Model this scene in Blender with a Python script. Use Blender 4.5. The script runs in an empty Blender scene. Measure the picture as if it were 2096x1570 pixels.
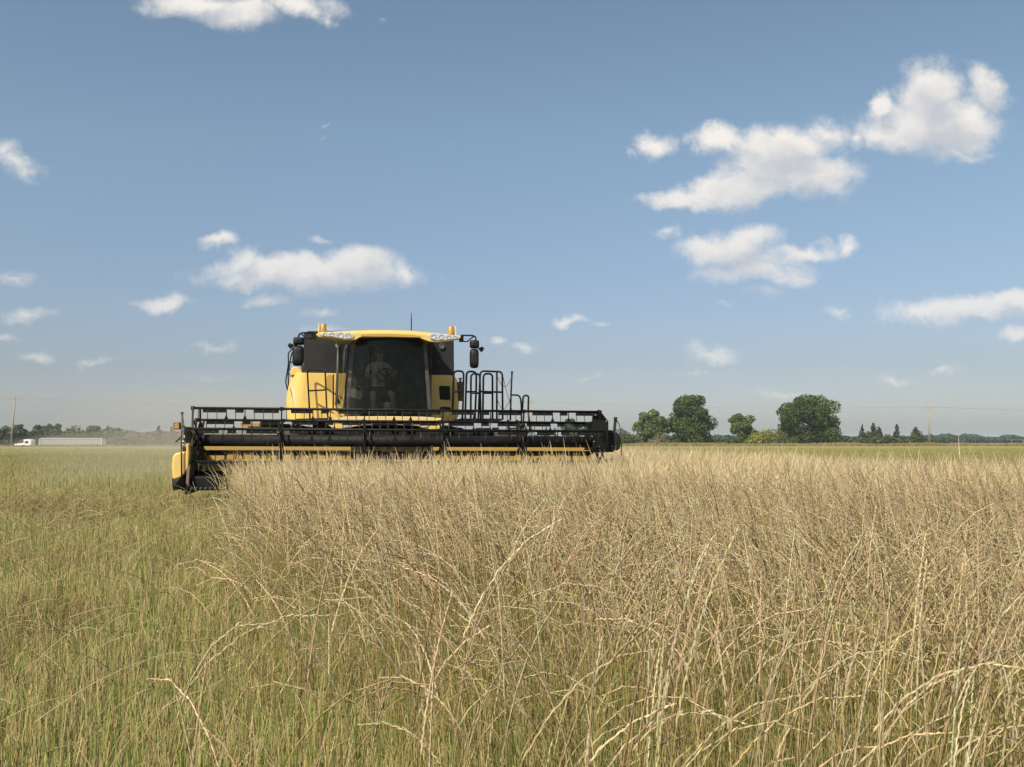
import bpy, math, random
import numpy as np
from mathutils import Vector, Matrix

random.seed(7)
R = math.radians
PI = math.pi
S = bpy.context.scene
COL = S.collection

# ------------------------------------------------------------------ camera
F_PX, W_PX, H_PX, HORIZON = 2000.0, 2096.0, 1570.0, 904.0
PITCH = math.atan((HORIZON - H_PX / 2) / F_PX)
EYE = Vector((0, 0, 1.5))
cam_d = bpy.data.cameras.new('camera')
cam_d.lens = 36 * F_PX / W_PX
cam_d.sensor_width = 36
cam_d.clip_start = 0.05
cam_d.clip_end = 30000
cam = bpy.data.objects.new('camera', cam_d)
COL.objects.link(cam)
cam.location = EYE
cam.rotation_euler = (PI / 2 + PITCH, 0, 0)
S.camera = cam

SUN_AZ, SUN_EL = 34.0, 46.0           # degrees left of straight behind the camera, and up
S.view_settings.view_transform = 'Standard'
S.view_settings.look = 'None'
S.view_settings.exposure = 0.35
S.view_settings.gamma = 1
S.render.film_transparent = False
try:
    S.cycles.use_denoising = True
    S.cycles.max_bounces = 8
    S.cycles.transparent_max_bounces = 12
    S.cycles.volume_bounces = 1
except Exception:
    pass


def ray(px, py):
    """direction in the world of a point of the photograph"""
    a, b = px - W_PX / 2, H_PX / 2 - py
    return Vector((a, F_PX * math.cos(PITCH) - b * math.sin(PITCH), F_PX * math.sin(PITCH) + b * math.cos(PITCH)))


def at(px, py, Y):
    d = ray(px, py)
    return EYE + d * (Y / d.y)


# ------------------------------------------------------------------ sun
sun_dir = Vector((-math.sin(R(SUN_AZ)) * math.cos(R(SUN_EL)), -math.cos(R(SUN_AZ)) * math.cos(R(SUN_EL)), math.sin(R(SUN_EL))))
sl = bpy.data.lights.new('sun', 'SUN')
sl.energy = 4.2
sl.angle = R(0.53)
sl.color = (1.0, 0.93, 0.82)
so = bpy.data.objects.new('sun', sl)
COL.objects.link(so)
so.rotation_euler = (-sun_dir).to_track_quat('-Z', 'Y').to_euler()

# ------------------------------------------------------------------ world: sky and clouds by direction
w = bpy.data.worlds.new('World')
S.world = w
w.use_nodes = True
nt = w.node_tree
nt.nodes.clear()
N, L = nt.nodes, nt.links


def nn(t, tree=None, **k):
    n = (tree or nt).nodes.new(t)
    for a, v in k.items():
        setattr(n, a, v)
    return n


def mth(op, a, b=None, c=None, clamp=False, tree=None):
    t = tree or nt
    n = t.nodes.new('ShaderNodeMath')
    n.operation = op
    n.use_clamp = clamp
    for i, v in enumerate((a, b, c)):
        if v is None:
            continue
        if isinstance(v, (int, float)):
            n.inputs[i].default_value = v
        else:
            t.links.new(v, n.inputs[i])
    return n.outputs[0]


def mixc(fac, a, b, tree=None, blend='MIX'):
    t = tree or nt
    n = t.nodes.new('ShaderNodeMix')
    n.data_type = 'RGBA'
    n.blend_type = blend
    for i, v in ((0, fac), (6, a), (7, b)):
        if isinstance(v, (int, float)):
            n.inputs[i].default_value = v
        elif isinstance(v, tuple):
            n.inputs[i].default_value = (*v[:3], 1)
        else:
            t.links.new(v, n.inputs[i])
    return n.outputs[2]


sky = nn('ShaderNodeTexSky', sky_type='NISHITA')
sky.sun_disc = False
sky.sun_elevation = R(SUN_EL)
sky.sun_rotation = math.atan2(sun_dir.x, sun_dir.y)
sky.altitude = 100
sky.air_density = 1.0
sky.dust_density = 1.6
sky.ozone_density = 2.0
geo = nn('ShaderNodeNewGeometry')
tc = nn('ShaderNodeTexCoord')
sep = nn('ShaderNodeSeparateXYZ')
L.new(tc.outputs['Generated'], sep.inputs[0])
# tangent coordinates around +Y (north): u = x/y, v = z/y
yy = mth('MAXIMUM', sep.outputs['Y'], 0.02)
u = mth('DIVIDE', sep.outputs['X'], yy)
v = mth('DIVIDE', sep.outputs['Z'], yy)
uv = nn('ShaderNodeCombineXYZ')
L.new(u, uv.inputs[0])
L.new(v, uv.inputs[1])


def noise(vec, scale, detail, rough=0.55, tree=None, dist=0.0):
    n = nn('ShaderNodeTexNoise', tree)
    n.inputs['Scale'].default_value = scale
    n.inputs['Detail'].default_value = detail
    n.inputs['Roughness'].default_value = rough
    n.inputs['Distortion'].default_value = dist
    if vec is not None:
        (tree or nt).links.new(vec, n.inputs['Vector'])
    return n


def vmath(op, a, b, tree=None):
    t = tree or nt
    n = t.nodes.new('ShaderNodeVectorMath')
    n.operation = op
    for i, q in enumerate((a, b)):
        if isinstance(q, (tuple, Vector)):
            n.inputs[i].default_value = q
        elif isinstance(q, (int, float)):
            n.inputs['Scale'].default_value = q
        else:
            t.links.new(q, n.inputs[i])
    return n.outputs[0]


nw = noise(uv.outputs[0], 26, 6, 0.6)
nw2 = noise(uv.outputs[0], 9, 3, 0.5)
w1 = nn('ShaderNodeVectorMath', operation='SCALE')
L.new(vmath('SUBTRACT', nw.outputs['Color'], (0.5, 0.5, 0.5)), w1.inputs[0])
w1.inputs['Scale'].default_value = 0.034
w2 = nn('ShaderNodeVectorMath', operation='SCALE')
L.new(vmath('SUBTRACT', nw2.outputs['Color'], (0.5, 0.5, 0.5)), w2.inputs[0])
w2.inputs['Scale'].default_value = 0.030
warped = vmath('ADD', vmath('ADD', uv.outputs[0], w1.outputs[0]), w2.outputs[0])
wflat = vmath('MULTIPLY', warped, (1, 1, 0))

# every cloud: lobes (px, py, rx, ry, tilt degrees, strength)
CLOUDS = [
    (400, 2, 120, 30, 0, 1.3), (480, 22, 95, 38, 0, 1.3), (610, 8, 100, 26, 8, 1.0), (680, 30, 30, 14, 20, .6),
    (25, 325, 60, 30, 20, .7), (50, 345, 55, 22, 0, .6), (8, 300, 30, 30, 0, .6),
    (1343, 288, 46, 28, 0, 1.1), (1300, 305, 20, 9, 0, .5),
    (1475, 288, 70, 26, 0, 1.2), (1600, 305, 120, 48, 0, 1.3), (1690, 270, 60, 36, 0, .9), (1655, 360, 110, 48, 0, 1.3), (1580, 338, 110, 34, 0, 1.3),
    (1520, 385, 130, 38, -6, 1.4), (1410, 408, 100, 20, 0, 1.2), (1450, 370, 60, 25, -20, 1.0),
    (1905, 190, 62, 68, 25, 1.4), (2020, 180, 40, 60, -30, 1.2), (1920, 255, 130, 62, 0, 1.5), (1830, 275, 80, 38, 10, 1.2),
    (1815, 215, 34, 30, 0, 1.1), (1960, 312, 90, 14, 0, .8), (1755, 280, 35, 22, 0, .8),
    (1370, 470, 42, 13, 0, .5),
    (1480, 508, 95, 34, 0, 1.4), (1530, 490, 65, 30, 0, 1.2), (1540, 530, 110, 22, 0, 1.0), (1640, 515, 90, 19, 0, 1.0), (1735, 508, 34, 18, -25, .9),
    (1545, 555, 115, 25, 0, 1.2), (1620, 570, 40, 20, 0, .8), (1575, 602, 45, 12, 0, .55), (1478, 618, 24, 6, 0, .4),
    (1985, 632, 160, 28, -4, 1.5), (1895, 642, 60, 20, 0, 1.3), (2070, 612, 80, 24, 0, 1.5), (2090, 690, 50, 17, -10, 1.1),
    (457, 491, 44, 17, 0, 1.0), (652, 487, 28, 9, 0, .5),
    (635, 562, 200, 36, 0, 1.5), (505, 545, 45, 38, -35, 1.2), (735, 542, 80, 36, 0, 1.3), (510, 580, 70, 20, 0, 1.2), (818, 560, 22, 30, 0, .9),
    (340, 614, 64, 17, 0, 1.0), (540, 622, 56, 14, -5, .9), (655, 637, 42, 12, 0, .65),
    (30, 574, 60, 15, 10, .6), (60, 640, 60, 17, 0, .7), (10, 688, 28, 10, 0, .6), (85, 727, 45, 14, 0, .65), (190, 740, 60, 9, 0, .45),
    (1167, 658, 33, 12, 0, .9), (1225, 663, 18, 6, 0, .5), (1020, 699, 18, 11, 0, .8), (1076, 712, 27, 10, 0, .75),
    (1450, 722, 62, 22, 0, .8), (1450, 760, 60, 8, 0, .5), (1718, 645, 32, 13, 0, .65), (1845, 775, 40, 9, 0, .55), (1930, 760, 44, 9, 0, .55),
    (430, 705, 42, 11, 0, .6), (665, 668, 40, 12, 0, .7), (665, 245, 16, 5, -40, .35), (655, 278, 17, 4, -25, .35), (785, 35, 20, 7, 0, .3),
    (460, 765, 70, 7, 0, .4), (925, 292, 20, 8, 0, .2), (985, 690, 20, 7, 0, .3), (1200, 765, 90, 8, 0, .35), (1590, 795, 80, 8, 0, .4),
]


def lobes(vec, items):
    acc = None
    for i, (px, py, rx, ry, tilt, st) in enumerate(items):
        d = ray(px, py)
        k = d.y
        if i % 8 == 7:     # ties the lobes into a sequence, so that few values are alive at a time
            ma = nn('ShaderNodeVectorMath', operation='MULTIPLY_ADD')
            L.new(acc, ma.inputs[0])
            ma.inputs[1].default_value = (1e-7, 1e-7, 0)
            L.new(vec, ma.inputs[2])
            vec = ma.outputs[0]
        mp = nn('ShaderNodeMapping', vector_type='TEXTURE')
        L.new(vec, mp.inputs['Vector'])
        mp.inputs['Location'].default_value = (d.x / k, d.z / k, 0)
        mp.inputs['Rotation'].default_value = (0, 0, R(-tilt))
        mp.inputs['Scale'].default_value = (rx * 1.36 / F_PX, ry * 1.42 / F_PX, 1)
        ln = nn('ShaderNodeVectorMath', operation='LENGTH')
        L.new(mp.outputs[0], ln.inputs[0])
        val = mth('MULTIPLY_ADD', ln.outputs['Value'], -st, st)
        acc = val if acc is None else mth('MAXIMUM', acc, val)
    return acc


CLOUD_SHADE, CLOUD_LIT = (4.6, 4.75, 5.05), (7.5, 7.1, 6.6)
acc = lobes(wflat, CLOUDS)
# thickness of cloud between a point and the sun, up and to the left
ma = nn('ShaderNodeVectorMath', operation='MULTIPLY_ADD')
L.new(acc, ma.inputs[0])
ma.inputs[1].default_value = (1e-7, 1e-7, 0)
L.new(wflat, ma.inputs[2])
acc2 = lobes(vmath('ADD', ma.outputs[0], (-0.005, 0.019, 0)), [c for c in CLOUDS if c[3] >= 16 and c[5] > .6])
nf = noise(uv.outputs[0], 38, 11, 0.67)
dens = mth('ADD', acc, mth('MULTIPLY', mth('SUBTRACT', nf.outputs['Fac'], 0.53), 1.1))
mr = nn('ShaderNodeMapRange', interpolation_type='SMOOTHSTEP')
L.new(dens, mr.inputs['Value'])
mr.inputs['From Min'].default_value = 0.02
mr.inputs['From Max'].default_value = 0.92
mask = mth('MULTIPLY', mr.outputs[0], mth('GREATER_THAN', sep.outputs['Y'], 0.05))
mask = mth('MULTIPLY', mask, 0.95)
nb = noise(vmath('ADD', uv.outputs[0], (3.1, 1.7, 0)), 30, 6, 0.55)
ms = nn('ShaderNodeMapRange', interpolation_type='SMOOTHSTEP')
L.new(mth('ADD', acc2, mth('MULTIPLY_ADD', nb.outputs['Fac'], 1.7, -.85)), ms.inputs['Value'])
ms.inputs['From Min'].default_value = -0.1
ms.inputs['From Max'].default_value = 1.5
ms.inputs['To Min'].default_value = 1.0
ms.inputs['To Max'].default_value = 0.0
shade = ms.outputs[0]
ccol = mixc(shade, CLOUD_SHADE, CLOUD_LIT)
# clouds low down sink into the haze
hz = nn('ShaderNodeMapRange')
L.new(v, hz.inputs['Value'])
hz.inputs['From Min'].default_value = 0.03
hz.inputs['From Max'].default_value = 0.30
hz.inputs['To Min'].default_value = 0.15
hz.inputs['To Max'].default_value = 1.0
hr = nn('ShaderNodeMapRange')
L.new(v, hr.inputs['Value'])
hr.inputs['From Min'].default_value = 0.06
hr.inputs['From Max'].default_value = 0.32
hr2 = nn('ShaderNodeMapRange')
L.new(v, hr2.inputs['Value'])
hr2.inputs['From Min'].default_value = 0.0
hr2.inputs['From Max'].default_value = 0.08
skyc = mixc(1.0, sky.outputs[0], mixc(hr2.outputs[0], (1.06, 1.04, 1.15), mixc(hr.outputs[0], (0.79, 0.73, 0.80), (1.09, 1.06, 0.94))), blend='MULTIPLY')
cc2 = mixc(hz.outputs[0], mixc(0.5, skyc, ccol), ccol)
fin = mixc(mask, skyc, cc2)
bg = nn('ShaderNodeBackground')
bg.inputs['Strength'].default_value = 0.10
L.new(fin, bg.inputs['Color'])
wo = nn('ShaderNodeOutputWorld')
L.new(bg.outputs[0], wo.inputs['Surface'])


# ------------------------------------------------------------------ materials
def mat(name, color, rough=0.5, metal=0.0, dust=None, dust_amt=0.3, scale=6.0, bump=0.0, bump_scale=40, coat=0.0, emit=None, spec=0.5):
    m = bpy.data.materials.new(name)
    m.use_nodes = True
    t = m.node_tree
    b = t.nodes['Principled BSDF']
    b.inputs['Roughness'].default_value = rough
    b.inputs['Metallic'].default_value = metal
    b.inputs['Specular IOR Level'].default_value = spec
    b.inputs['Coat Weight'].default_value = coat
    co = t.nodes.new('ShaderNodeTexCoord').outputs['Object']
    n1 = noise(co, scale, 7, 0.6, t)
    r = t.nodes.new('ShaderNodeMapRange')
    r.inputs['From Min'].default_value = 0.42
    r.inputs['From Max'].default_value = 0.68
    r.inputs['To Max'].default_value = dust_amt
    t.links.new(n1.outputs['Fac'], r.inputs['Value'])
    dc = dust or (0.30, 0.24, 0.15)
    c1 = mixc(r.outputs[0], tuple(color), tuple(dc), t)
    n2 = noise(co, scale * 7, 4, 0.6, t)
    c2 = mixc(mth('MULTIPLY', n2.outputs['Fac'], 0.22, tree=t), c1, tuple(x * 0.6 for x in color), t)
    t.links.new(c2, b.inputs['Base Color'])
    rr = mth('MULTIPLY_ADD', n1.outputs['Fac'], 0.25, rough - 0.1, clamp=True, tree=t)
    t.links.new(rr, b.inputs['Roughness'])
    if bump:
        bp = t.nodes.new('ShaderNodeBump')
        bp.inputs['Strength'].default_value = bump
        bp.inputs['Distance'].default_value = 0.02
        n3 = noise(co, bump_scale, 4, 0.6, t)
        t.links.new(n3.outputs['Fac'], bp.inputs['Height'])
        t.links.new(bp.outputs[0], b.inputs['Normal'])
    if emit:
        b.inputs['Emission Color'].default_value = (*emit, 1)
        b.inputs['Emission Strength'].default_value = 0
    return m


M = {
    'yellow': mat('yellow_paint', (0.84, 0.55, 0.13), 0.42, dust=(0.62, 0.46, 0.20), dust_amt=0.55, scale=3.4, coat=0.12, bump=0.04, bump_scale=8),
    'yellow_dust_shade': mat('dusty_shaded_yellow_paint', (0.50, 0.31, 0.055), 0.55, dust=(0.45, 0.32, 0.14), dust_amt=0.6, scale=3),  # dusty yellow whose base colour also has header shade darkened into it
    'cream': mat('pale_dusty_yellow', (0.80, 0.58, 0.22), 0.5, dust=(0.6, 0.48, 0.3), dust_amt=0.5, scale=4),
    'black': mat('black_steel', (0.006, 0.006, 0.006), 0.5, dust=(0.035, 0.032, 0.025), dust_amt=0.3, scale=5, spec=0.25),
    'drum': mat('black_drum_paint', (0.007, 0.007, 0.007), 0.62, dust=(0.04, 0.036, 0.028), dust_amt=0.4, scale=3, spec=0.25),
    'plastic': mat('black_plastic', (0.009, 0.009, 0.009), 0.5, dust=(0.05, 0.045, 0.035), dust_amt=0.35, scale=5, spec=0.3),
    'charcoal': mat('charcoal_sheet', (0.017, 0.017, 0.0165), 0.6, dust=(0.055, 0.05, 0.04), dust_amt=0.45, spec=0.3, scale=1.5, bump=0.15, bump_scale=60),
    'grey': mat('grey_frame_paint', (0.040, 0.043, 0.040), 0.45, dust_amt=0.3),
    'tine': mat('tine_steel', (0.03, 0.03, 0.027), 0.4, metal=0.3, dust_amt=0.5),
    'steel': mat('bright_steel', (0.42, 0.42, 0.40), 0.35, metal=0.7, dust_amt=0.4),
    'amber': mat('amber_plastic', (0.44, 0.25, 0.045), 0.4, dust_amt=0.15, spec=0.7),
    'rubber': mat('tyre_rubber', (0.025, 0.024, 0.022), 0.8, dust=(0.16, 0.13, 0.09), dust_amt=0.6, scale=4),
    'hose': mat('hose_rubber', (0.02, 0.02, 0.02), 0.5),
    'brown': mat('brown_box_and_wall_shade', (0.08, 0.045, 0.02), 0.6),
    'seat': mat('seat_cloth', (0.035, 0.036, 0.04), 0.9),
    'inner': mat('cab_lining', (0.03, 0.03, 0.03), 0.8),
    'console': mat('console_plastic', (0.24, 0.24, 0.21), 0.6),
    'skin': mat('skin', (0.45, 0.25, 0.16), 0.6, dust_amt=0.0),
    'shirt': mat('grey_shirt', (0.34, 0.35, 0.37), 0.9, dust_amt=0.1),
    'trousers': mat('dark_trousers', (0.05, 0.06, 0.08), 0.9),
    'white': mat('white_truck_paint', (0.80, 0.79, 0.76), 0.35, dust_amt=0.2, scale=1),
    'alu': mat('ribbed_aluminium', (0.36, 0.37, 0.37), 0.45, metal=0.2, dust_amt=0.35, scale=1),
    'tarp': mat('grey_tarp', (0.30, 0.31, 0.30), 0.8),
    'wood': mat('weathered_pole_wood', (0.30, 0.26, 0.21), 0.85, dust=(0.42, 0.40, 0.36), dust_amt=0.5, scale=2),
    'rust': mat('rusty_post', (0.16, 0.07, 0.03), 0.8),
    'decal': mat('dark_decal', (0.10, 0.12, 0.16), 0.4, dust_amt=0.1),
    'decalw': mat('silver_decal', (0.62, 0.62, 0.60), 0.4, dust_amt=0.1),
    'wire': mat('power_wire', (0.30, 0.29, 0.28), 0.6),
}


def lens_mat():
    m = bpy.data.materials.new('headlamp_glass')
    m.use_nodes = True
    t = m.node_tree
    b = t.nodes['Principled BSDF']
    co = t.nodes.new('ShaderNodeTexCoord').outputs['Object']
    n1 = noise(co, 22, 3, 0.6, t)
    t.links.new(mixc(n1.outputs['Fac'], (0.35, 0.36, 0.37), (0.95, 0.95, 0.93), t), b.inputs['Base Color'])
    b.inputs['Roughness'].default_value = 0.12
    b.inputs['Metallic'].default_value = 0.35
    bp = t.nodes.new('ShaderNodeBump')
    bp.inputs['Strength'].default_value = 0.8
    bp.inputs['Distance'].default_value = 0.02
    t.links.new(noise(co, 35, 2, 0.5, t).outputs['Fac'], bp.inputs['Height'])
    t.links.new(bp.outputs[0], b.inputs['Normal'])
    return m


def glass_mat(name, tint, refl):
    m = bpy.data.materials.new(name)
    m.use_nodes = True
    t = m.node_tree
    t.nodes.clear()
    tr = t.nodes.new('ShaderNodeBsdfTransparent')
    tr.inputs[0].default_value = (*tint, 1)
    gl = t.nodes.new('ShaderNodeBsdfGlossy')
    gl.inputs['Roughness'].default_value = 0.03
    gl.inputs['Color'].default_value = (0.9, 0.95, 1, 1)
    fr = t.nodes.new('ShaderNodeFresnel')
    fr.inputs[0].default_value = 1.45
    co = t.nodes.new('ShaderNodeTexCoord').outputs['Object']
    nz = noise(co, 3, 5, 0.6, t)
    df = t.nodes.new('ShaderNodeBsdfDiffuse')
    df.inputs[0].default_value = (0.3, 0.25, 0.18, 1)
    m1 = t.nodes.new('ShaderNodeMixShader')
    t.links.new(mth('MULTIPLY', fr.outputs[0], refl, tree=t), m1.inputs[0])
    t.links.new(tr.outputs[0], m1.inputs[1])
    t.links.new(gl.outputs[0], m1.inputs[2])
    m2 = t.nodes.new('ShaderNodeMixShader')
    t.links.new(mth('MULTIPLY', nz.outputs['Fac'], 0.01, tree=t), m2.inputs[0])
    t.links.new(m1.outputs[0], m2.inputs[1])
    t.links.new(df.outputs[0], m2.inputs[2])
    o = t.nodes.new('ShaderNodeOutputMaterial')
    t.links.new(m2.outputs[0], o.inputs[0])
    return m


M['lens'] = lens_mat()
M['glass'] = glass_mat('cab_glass', (0.54, 0.57, 0.54), 0.4)
M['truck_glass'] = mat('dark_truck_glass', (0.03, 0.035, 0.04), 0.1, dust_amt=0.1)


def attr_mat(name, trans=0.3, rough=0.7, var=0.25, spec=0.25):
    """plants: the plant's own colour is stored per stem, some light comes through"""
    m = bpy.data.materials.new(name)
    m.use_nodes = True
    t = m.node_tree
    t.nodes.clear()
    a = t.nodes.new('ShaderNodeAttribute')
    a.attribute_name = 'tint'
    b = t.nodes.new('ShaderNodeBsdfPrincipled')
    b.inputs['Roughness'].default_value = rough
    b.inputs['Specular IOR Level'].default_value = spec
    tl = t.nodes.new('ShaderNodeBsdfTranslucent')
    t.links.new(a.outputs['Color'], b.inputs['Base Color'])
    t.links.new(a.outputs['Color'], tl.inputs[0])
    mx = t.nodes.new('ShaderNodeMixShader')
    mx.inputs[0].default_value = trans
    t.links.new(b.outputs[0], mx.inputs[1])
    t.links.new(tl.outputs[0], mx.inputs[2])
    o = t.nodes.new('ShaderNodeOutputMaterial')
    t.links.new(mx.outputs[0], o.inputs[0])
    return m


M['straw'] = attr_mat('grass_and_straw', 0.40)
M['leaf'] = attr_mat('tree_leaves', 0.22, 0.6)


# ------------------------------------------------------------------ mesh building
class MB:
    def __init__(s):
        s.v, s.f, s.sm = [], [], []

    def add(s, vs, fs, smooth=False):
        o = len(s.v)
        s.v += [tuple(p) for p in vs]
        s.f += [tuple(i + o for i in f) for f in fs]
        s.sm += [smooth] * len(fs)
        return s

    def box(s, x0, x1, y0, y1, z0, z1):
        vs = [(x, y, z) for z in (z0, z1) for y in (y0, y1) for x in (x0, x1)]
        return s.add(vs, [(0, 2, 3, 1), (4, 5, 7, 6), (0, 1, 5, 4), (2, 6, 7, 3), (0, 4, 6, 2), (1, 3, 7, 5)])

    def bar(s, a, b, wdt, thk, up=(0, 1, 0)):
        a, b = Vector(a), Vector(b)
        t = (b - a).normalized()
        x = t.cross(Vector(up))
        if x.length < 1e-4:
            x = t.cross(Vector((1, 0, 0)))
        x.normalize()
        y = x.cross(t).normalized()
        vs = []
        for p in (a, b):
            for i, j in ((-1, -1), (1, -1), (1, 1), (-1, 1)):
                vs.append(p + x * (i * wdt / 2) + y * (j * thk / 2))
        return s.add(vs, [(0, 3, 2, 1), (4, 5, 6, 7), (0, 1, 5, 4), (1, 2, 6, 5), (2, 3, 7, 6), (3, 0, 4, 7)])

    def tube(s, pts, r, seg=8, closed=False, caps=True):
        pts = [Vector(p) for p in pts]
        n = len(pts)
        rs = r if isinstance(r, (list, tuple)) else [r] * n
        rings = []
        prev = None
        for i, p in enumerate(pts):
            if closed:
                t = (pts[(i + 1) % n] - pts[i - 1]).normalized()
            elif i == 0:
                t = (pts[1] - pts[0]).normalized()
            elif i == n - 1:
                t = (pts[-1] - pts[-2]).normalized()
            else:
                t = ((pts[i + 1] - p).normalized() + (p - pts[i - 1]).normalized())
                t = t.normalized() if t.length > 1e-6 else (pts[i + 1] - p).normalized()
            if prev is None:
                q = Vector((0, 0, 1)) if abs(t.z) < 0.9 else Vector((1, 0, 0))
                x = t.cross(q).normalized()
            else:
                x = (prev - t * prev.dot(t)).normalized()
            prev = x
            y = t.cross(x)
            rings.append([p + (x * math.cos(2 * PI * k / seg) + y * math.sin(2 * PI * k / seg)) * rs[i] for k in range(seg)])
        vs = [q for rg in rings for q in rg]
        fs = []
        m = n if closed else n - 1
        for i in range(m):
            a, b = i * seg, ((i + 1) % n) * seg
            for k in range(seg):
                k2 = (k + 1) % seg
                fs.append((a + k, a + k2, b + k2, b + k))
        s.add(vs, fs, True)
        if caps and not closed:
            o = len(s.v) - len(vs)
            s.f.append(tuple(o + k for k in range(seg))[::-1])
            s.f.append(tuple(o + (n - 1) * seg + k for k in range(seg)))
            s.sm += [False, False]
        return s

    def loft(s, secs, smooth=False, caps=True):
        k = len(secs[0])
        vs = [q for sec in secs for q in sec]
        fs = []
        for i in range(len(secs) - 1):
            for j in range(k):
                j2 = (j + 1) % k
                fs.append((i * k + j, i * k + j2, (i + 1) * k + j2, (i + 1) * k + j))
        s.add(vs, fs, smooth)
        if caps:
            o = len(s.v) - len(vs)
            s.f.append(tuple(o + j for j in range(k))[::-1])
            s.f.append(tuple(o + (len(secs) - 1) * k + j for j in range(k)))
            s.sm += [False, False]
        return s

    def prism(s, poly, y0, y1):
        return s.loft([[(x, y0, z) for x, z in poly], [(x, y1, z) for x, z in poly]])

    def ball(s, c, rx, ry=None, rz=None, nu=12, nv=8):
        ry = rx if ry is None else ry
        rz = rx if rz is None else rz
        vs, fs = [], []
        for i in range(nv + 1):
            th = PI * i / nv
            for j in range(nu):
                ph = 2 * PI * j / nu
                vs.append((c[0] + rx * math.sin(th) * math.cos(ph), c[1] + ry * math.sin(th) * math.sin(ph), c[2] + rz * math.cos(th)))
        for i in range(nv):
            for j in range(nu):
                j2 = (j + 1) % nu
                fs.append((i * nu + j, (i + 1) * nu + j, (i + 1) * nu + j2, i * nu + j2))
        return s.add(vs, fs, True)

    def disc(s, c, r, y1, seg=20, rz=None):
        poly = [(c[0] + r * math.cos(2 * PI * k / seg), c[2] + (rz or r) * math.sin(2 * PI * k / seg)) for k in range(seg)]
        return s.prism(poly, c[1], y1)

    def build(s, name, m, parent=None, bevel=0.0, smooth_all=False, label=None):
        me = bpy.data.meshes.new(name)
        me.from_pydata(s.v, [], s.f)
        me.validate()
        import bmesh
        bm = bmesh.new()
        bm.from_mesh(me)
        bmesh.ops.recalc_face_normals(bm, faces=bm.faces)
        bm.to_mesh(me)
        bm.free()
        if len(me.polygons) == len(s.sm):
            me.polygons.foreach_set('use_smooth', [bool(q or smooth_all) for q in s.sm])
        me.materials.append(m)
        o = bpy.data.objects.new(name, me)
        COL.objects.link(o)
        if parent:
            o.parent = parent
        if label:
            o['label'] = label
        if bevel:
            b = o.modifiers.new('bevel', 'BEVEL')
            b.width = bevel
            b.segments = 3
            b.limit_method = 'ANGLE'
            b.angle_limit = R(35)
            me.polygons.foreach_set('use_smooth', [True] * len(me.polygons))
            wn = o.modifiers.new('wn', 'WEIGHTED_NORMAL')
            wn.keep_sharp = True
        return o


def empty(name, loc, rot=(0, 0, 0)):
    o = bpy.data.objects.new(name, None)
    COL.objects.link(o)
    o.location = loc
    o.rotation_euler = rot
    return o


def tag(o, label=None, cat=None, group=None, kind=None):
    if label:
        o['label'] = label
    if cat:
        o['category'] = cat
    if group:
        o['group'] = group
    if kind:
        o['kind'] = kind
    return o


def np_mesh(name, V, Fq, m, tint=None, parent=None, smooth=False):
    """V (n,3), Fq (k,4) quads or (k,3) tris, tint (n,3)"""
    me = bpy.data.meshes.new(name)
    k = Fq.shape[1]
    me.vertices.add(len(V))
    me.vertices.foreach_set('co', V.astype(np.float32).ravel())
    me.loops.add(Fq.size)
    me.loops.foreach_set('vertex_index', Fq.astype(np.int32).ravel())
    me.polygons.add(len(Fq))
    me.polygons.foreach_set('loop_start', (np.arange(len(Fq)) * k).astype(np.int32))
    me.polygons.foreach_set('loop_total', np.full(len(Fq), k, np.int32))
    if smooth:
        me.polygons.foreach_set('use_smooth', np.ones(len(Fq), bool))
    if tint is not None:
        a = me.color_attributes.new('tint', 'FLOAT_COLOR', 'POINT')
        c = np.ones((len(V), 4), np.float32)
        c[:, :3] = tint
        a.data.foreach_set('color', c.ravel())
    me.update()
    me.materials.append(m)
    o = bpy.data.objects.new(name, me)
    COL.objects.link(o)
    if parent:
        o.parent = parent
    return o


# ------------------------------------------------------------------ combine harvester
YAW, ROLL = R(10), 0.0043
HC = at(812, 904, 17.4)
HC.z = 0.0
CM = Matrix.Translation(HC) @ Matrix.Rotation(YAW, 4, 'Z') @ Matrix.Rotation(ROLL, 4, 'Y')
CI = CM.inverted()
CAM_L = CI @ EYE


def K(px, py, d=0.0):
    """where the machine's own plane y = d is seen at this point of the photograph (machine coordinates)"""
    r = (CI.to_3x3() @ ray(px, py))
    return CAM_L + r * ((d - CAM_L.y) / r.y)


def KP(pts, d):
    return [(K(a, b, d).x, K(a, b, d).z) for a, b in pts]


def KT(pts, d):
    return [K(a, b, d) for a, b in pts]


def arc(pts, r=7, n=4):
    """round the corners of a pixel polyline"""
    out = [pts[0]]
    for i in range(1, len(pts) - 1):
        p, a, b = (np.array(pts[i], float), np.array(pts[i - 1], float), np.array(pts[i + 1], float))
        da, db = a - p, b - p
        la, lb = np.linalg.norm(da), np.linalg.norm(db)
        q = min(r, la / 2, lb / 2)
        s, e = p + da / la * q, p + db / lb * q
        for k in range(n + 1):
            t = k / n
            out.append(tuple((1 - t) ** 2 * s + 2 * t * (1 - t) * p + t * t * e))
    out.append(pts[-1])
    return out


cmb = empty('combine_harvester', HC)
cmb.matrix_world = CM
tag(cmb, 'yellow combine harvester with wide black reel header cutting tall dry grass', 'combine harvester')
BODY = 3.3

# --- body: lofted rounded block, yellow, with the round dark openings on the right
def rrect(x0, x1, y0, y1, z, r0, r1, n=5):
    """ring at height z, corner radius r0 on the left front, r1 on the right front"""
    out = []
    for cx, cy, a0, r in ((x0 + r0, y0 + r0, PI, r0), (x1 - r1, y0 + r1, 1.5 * PI, r1), (x1 - .1, y1 - .1, 0, .1), (x0 + .1, y1 - .1, .5 * PI, .1)):
        for k in range(n + 1):
            a = a0 + k / n * PI / 2
            out.append((cx + r * math.cos(a), cy + r * math.sin(a), z))
    return out


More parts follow.
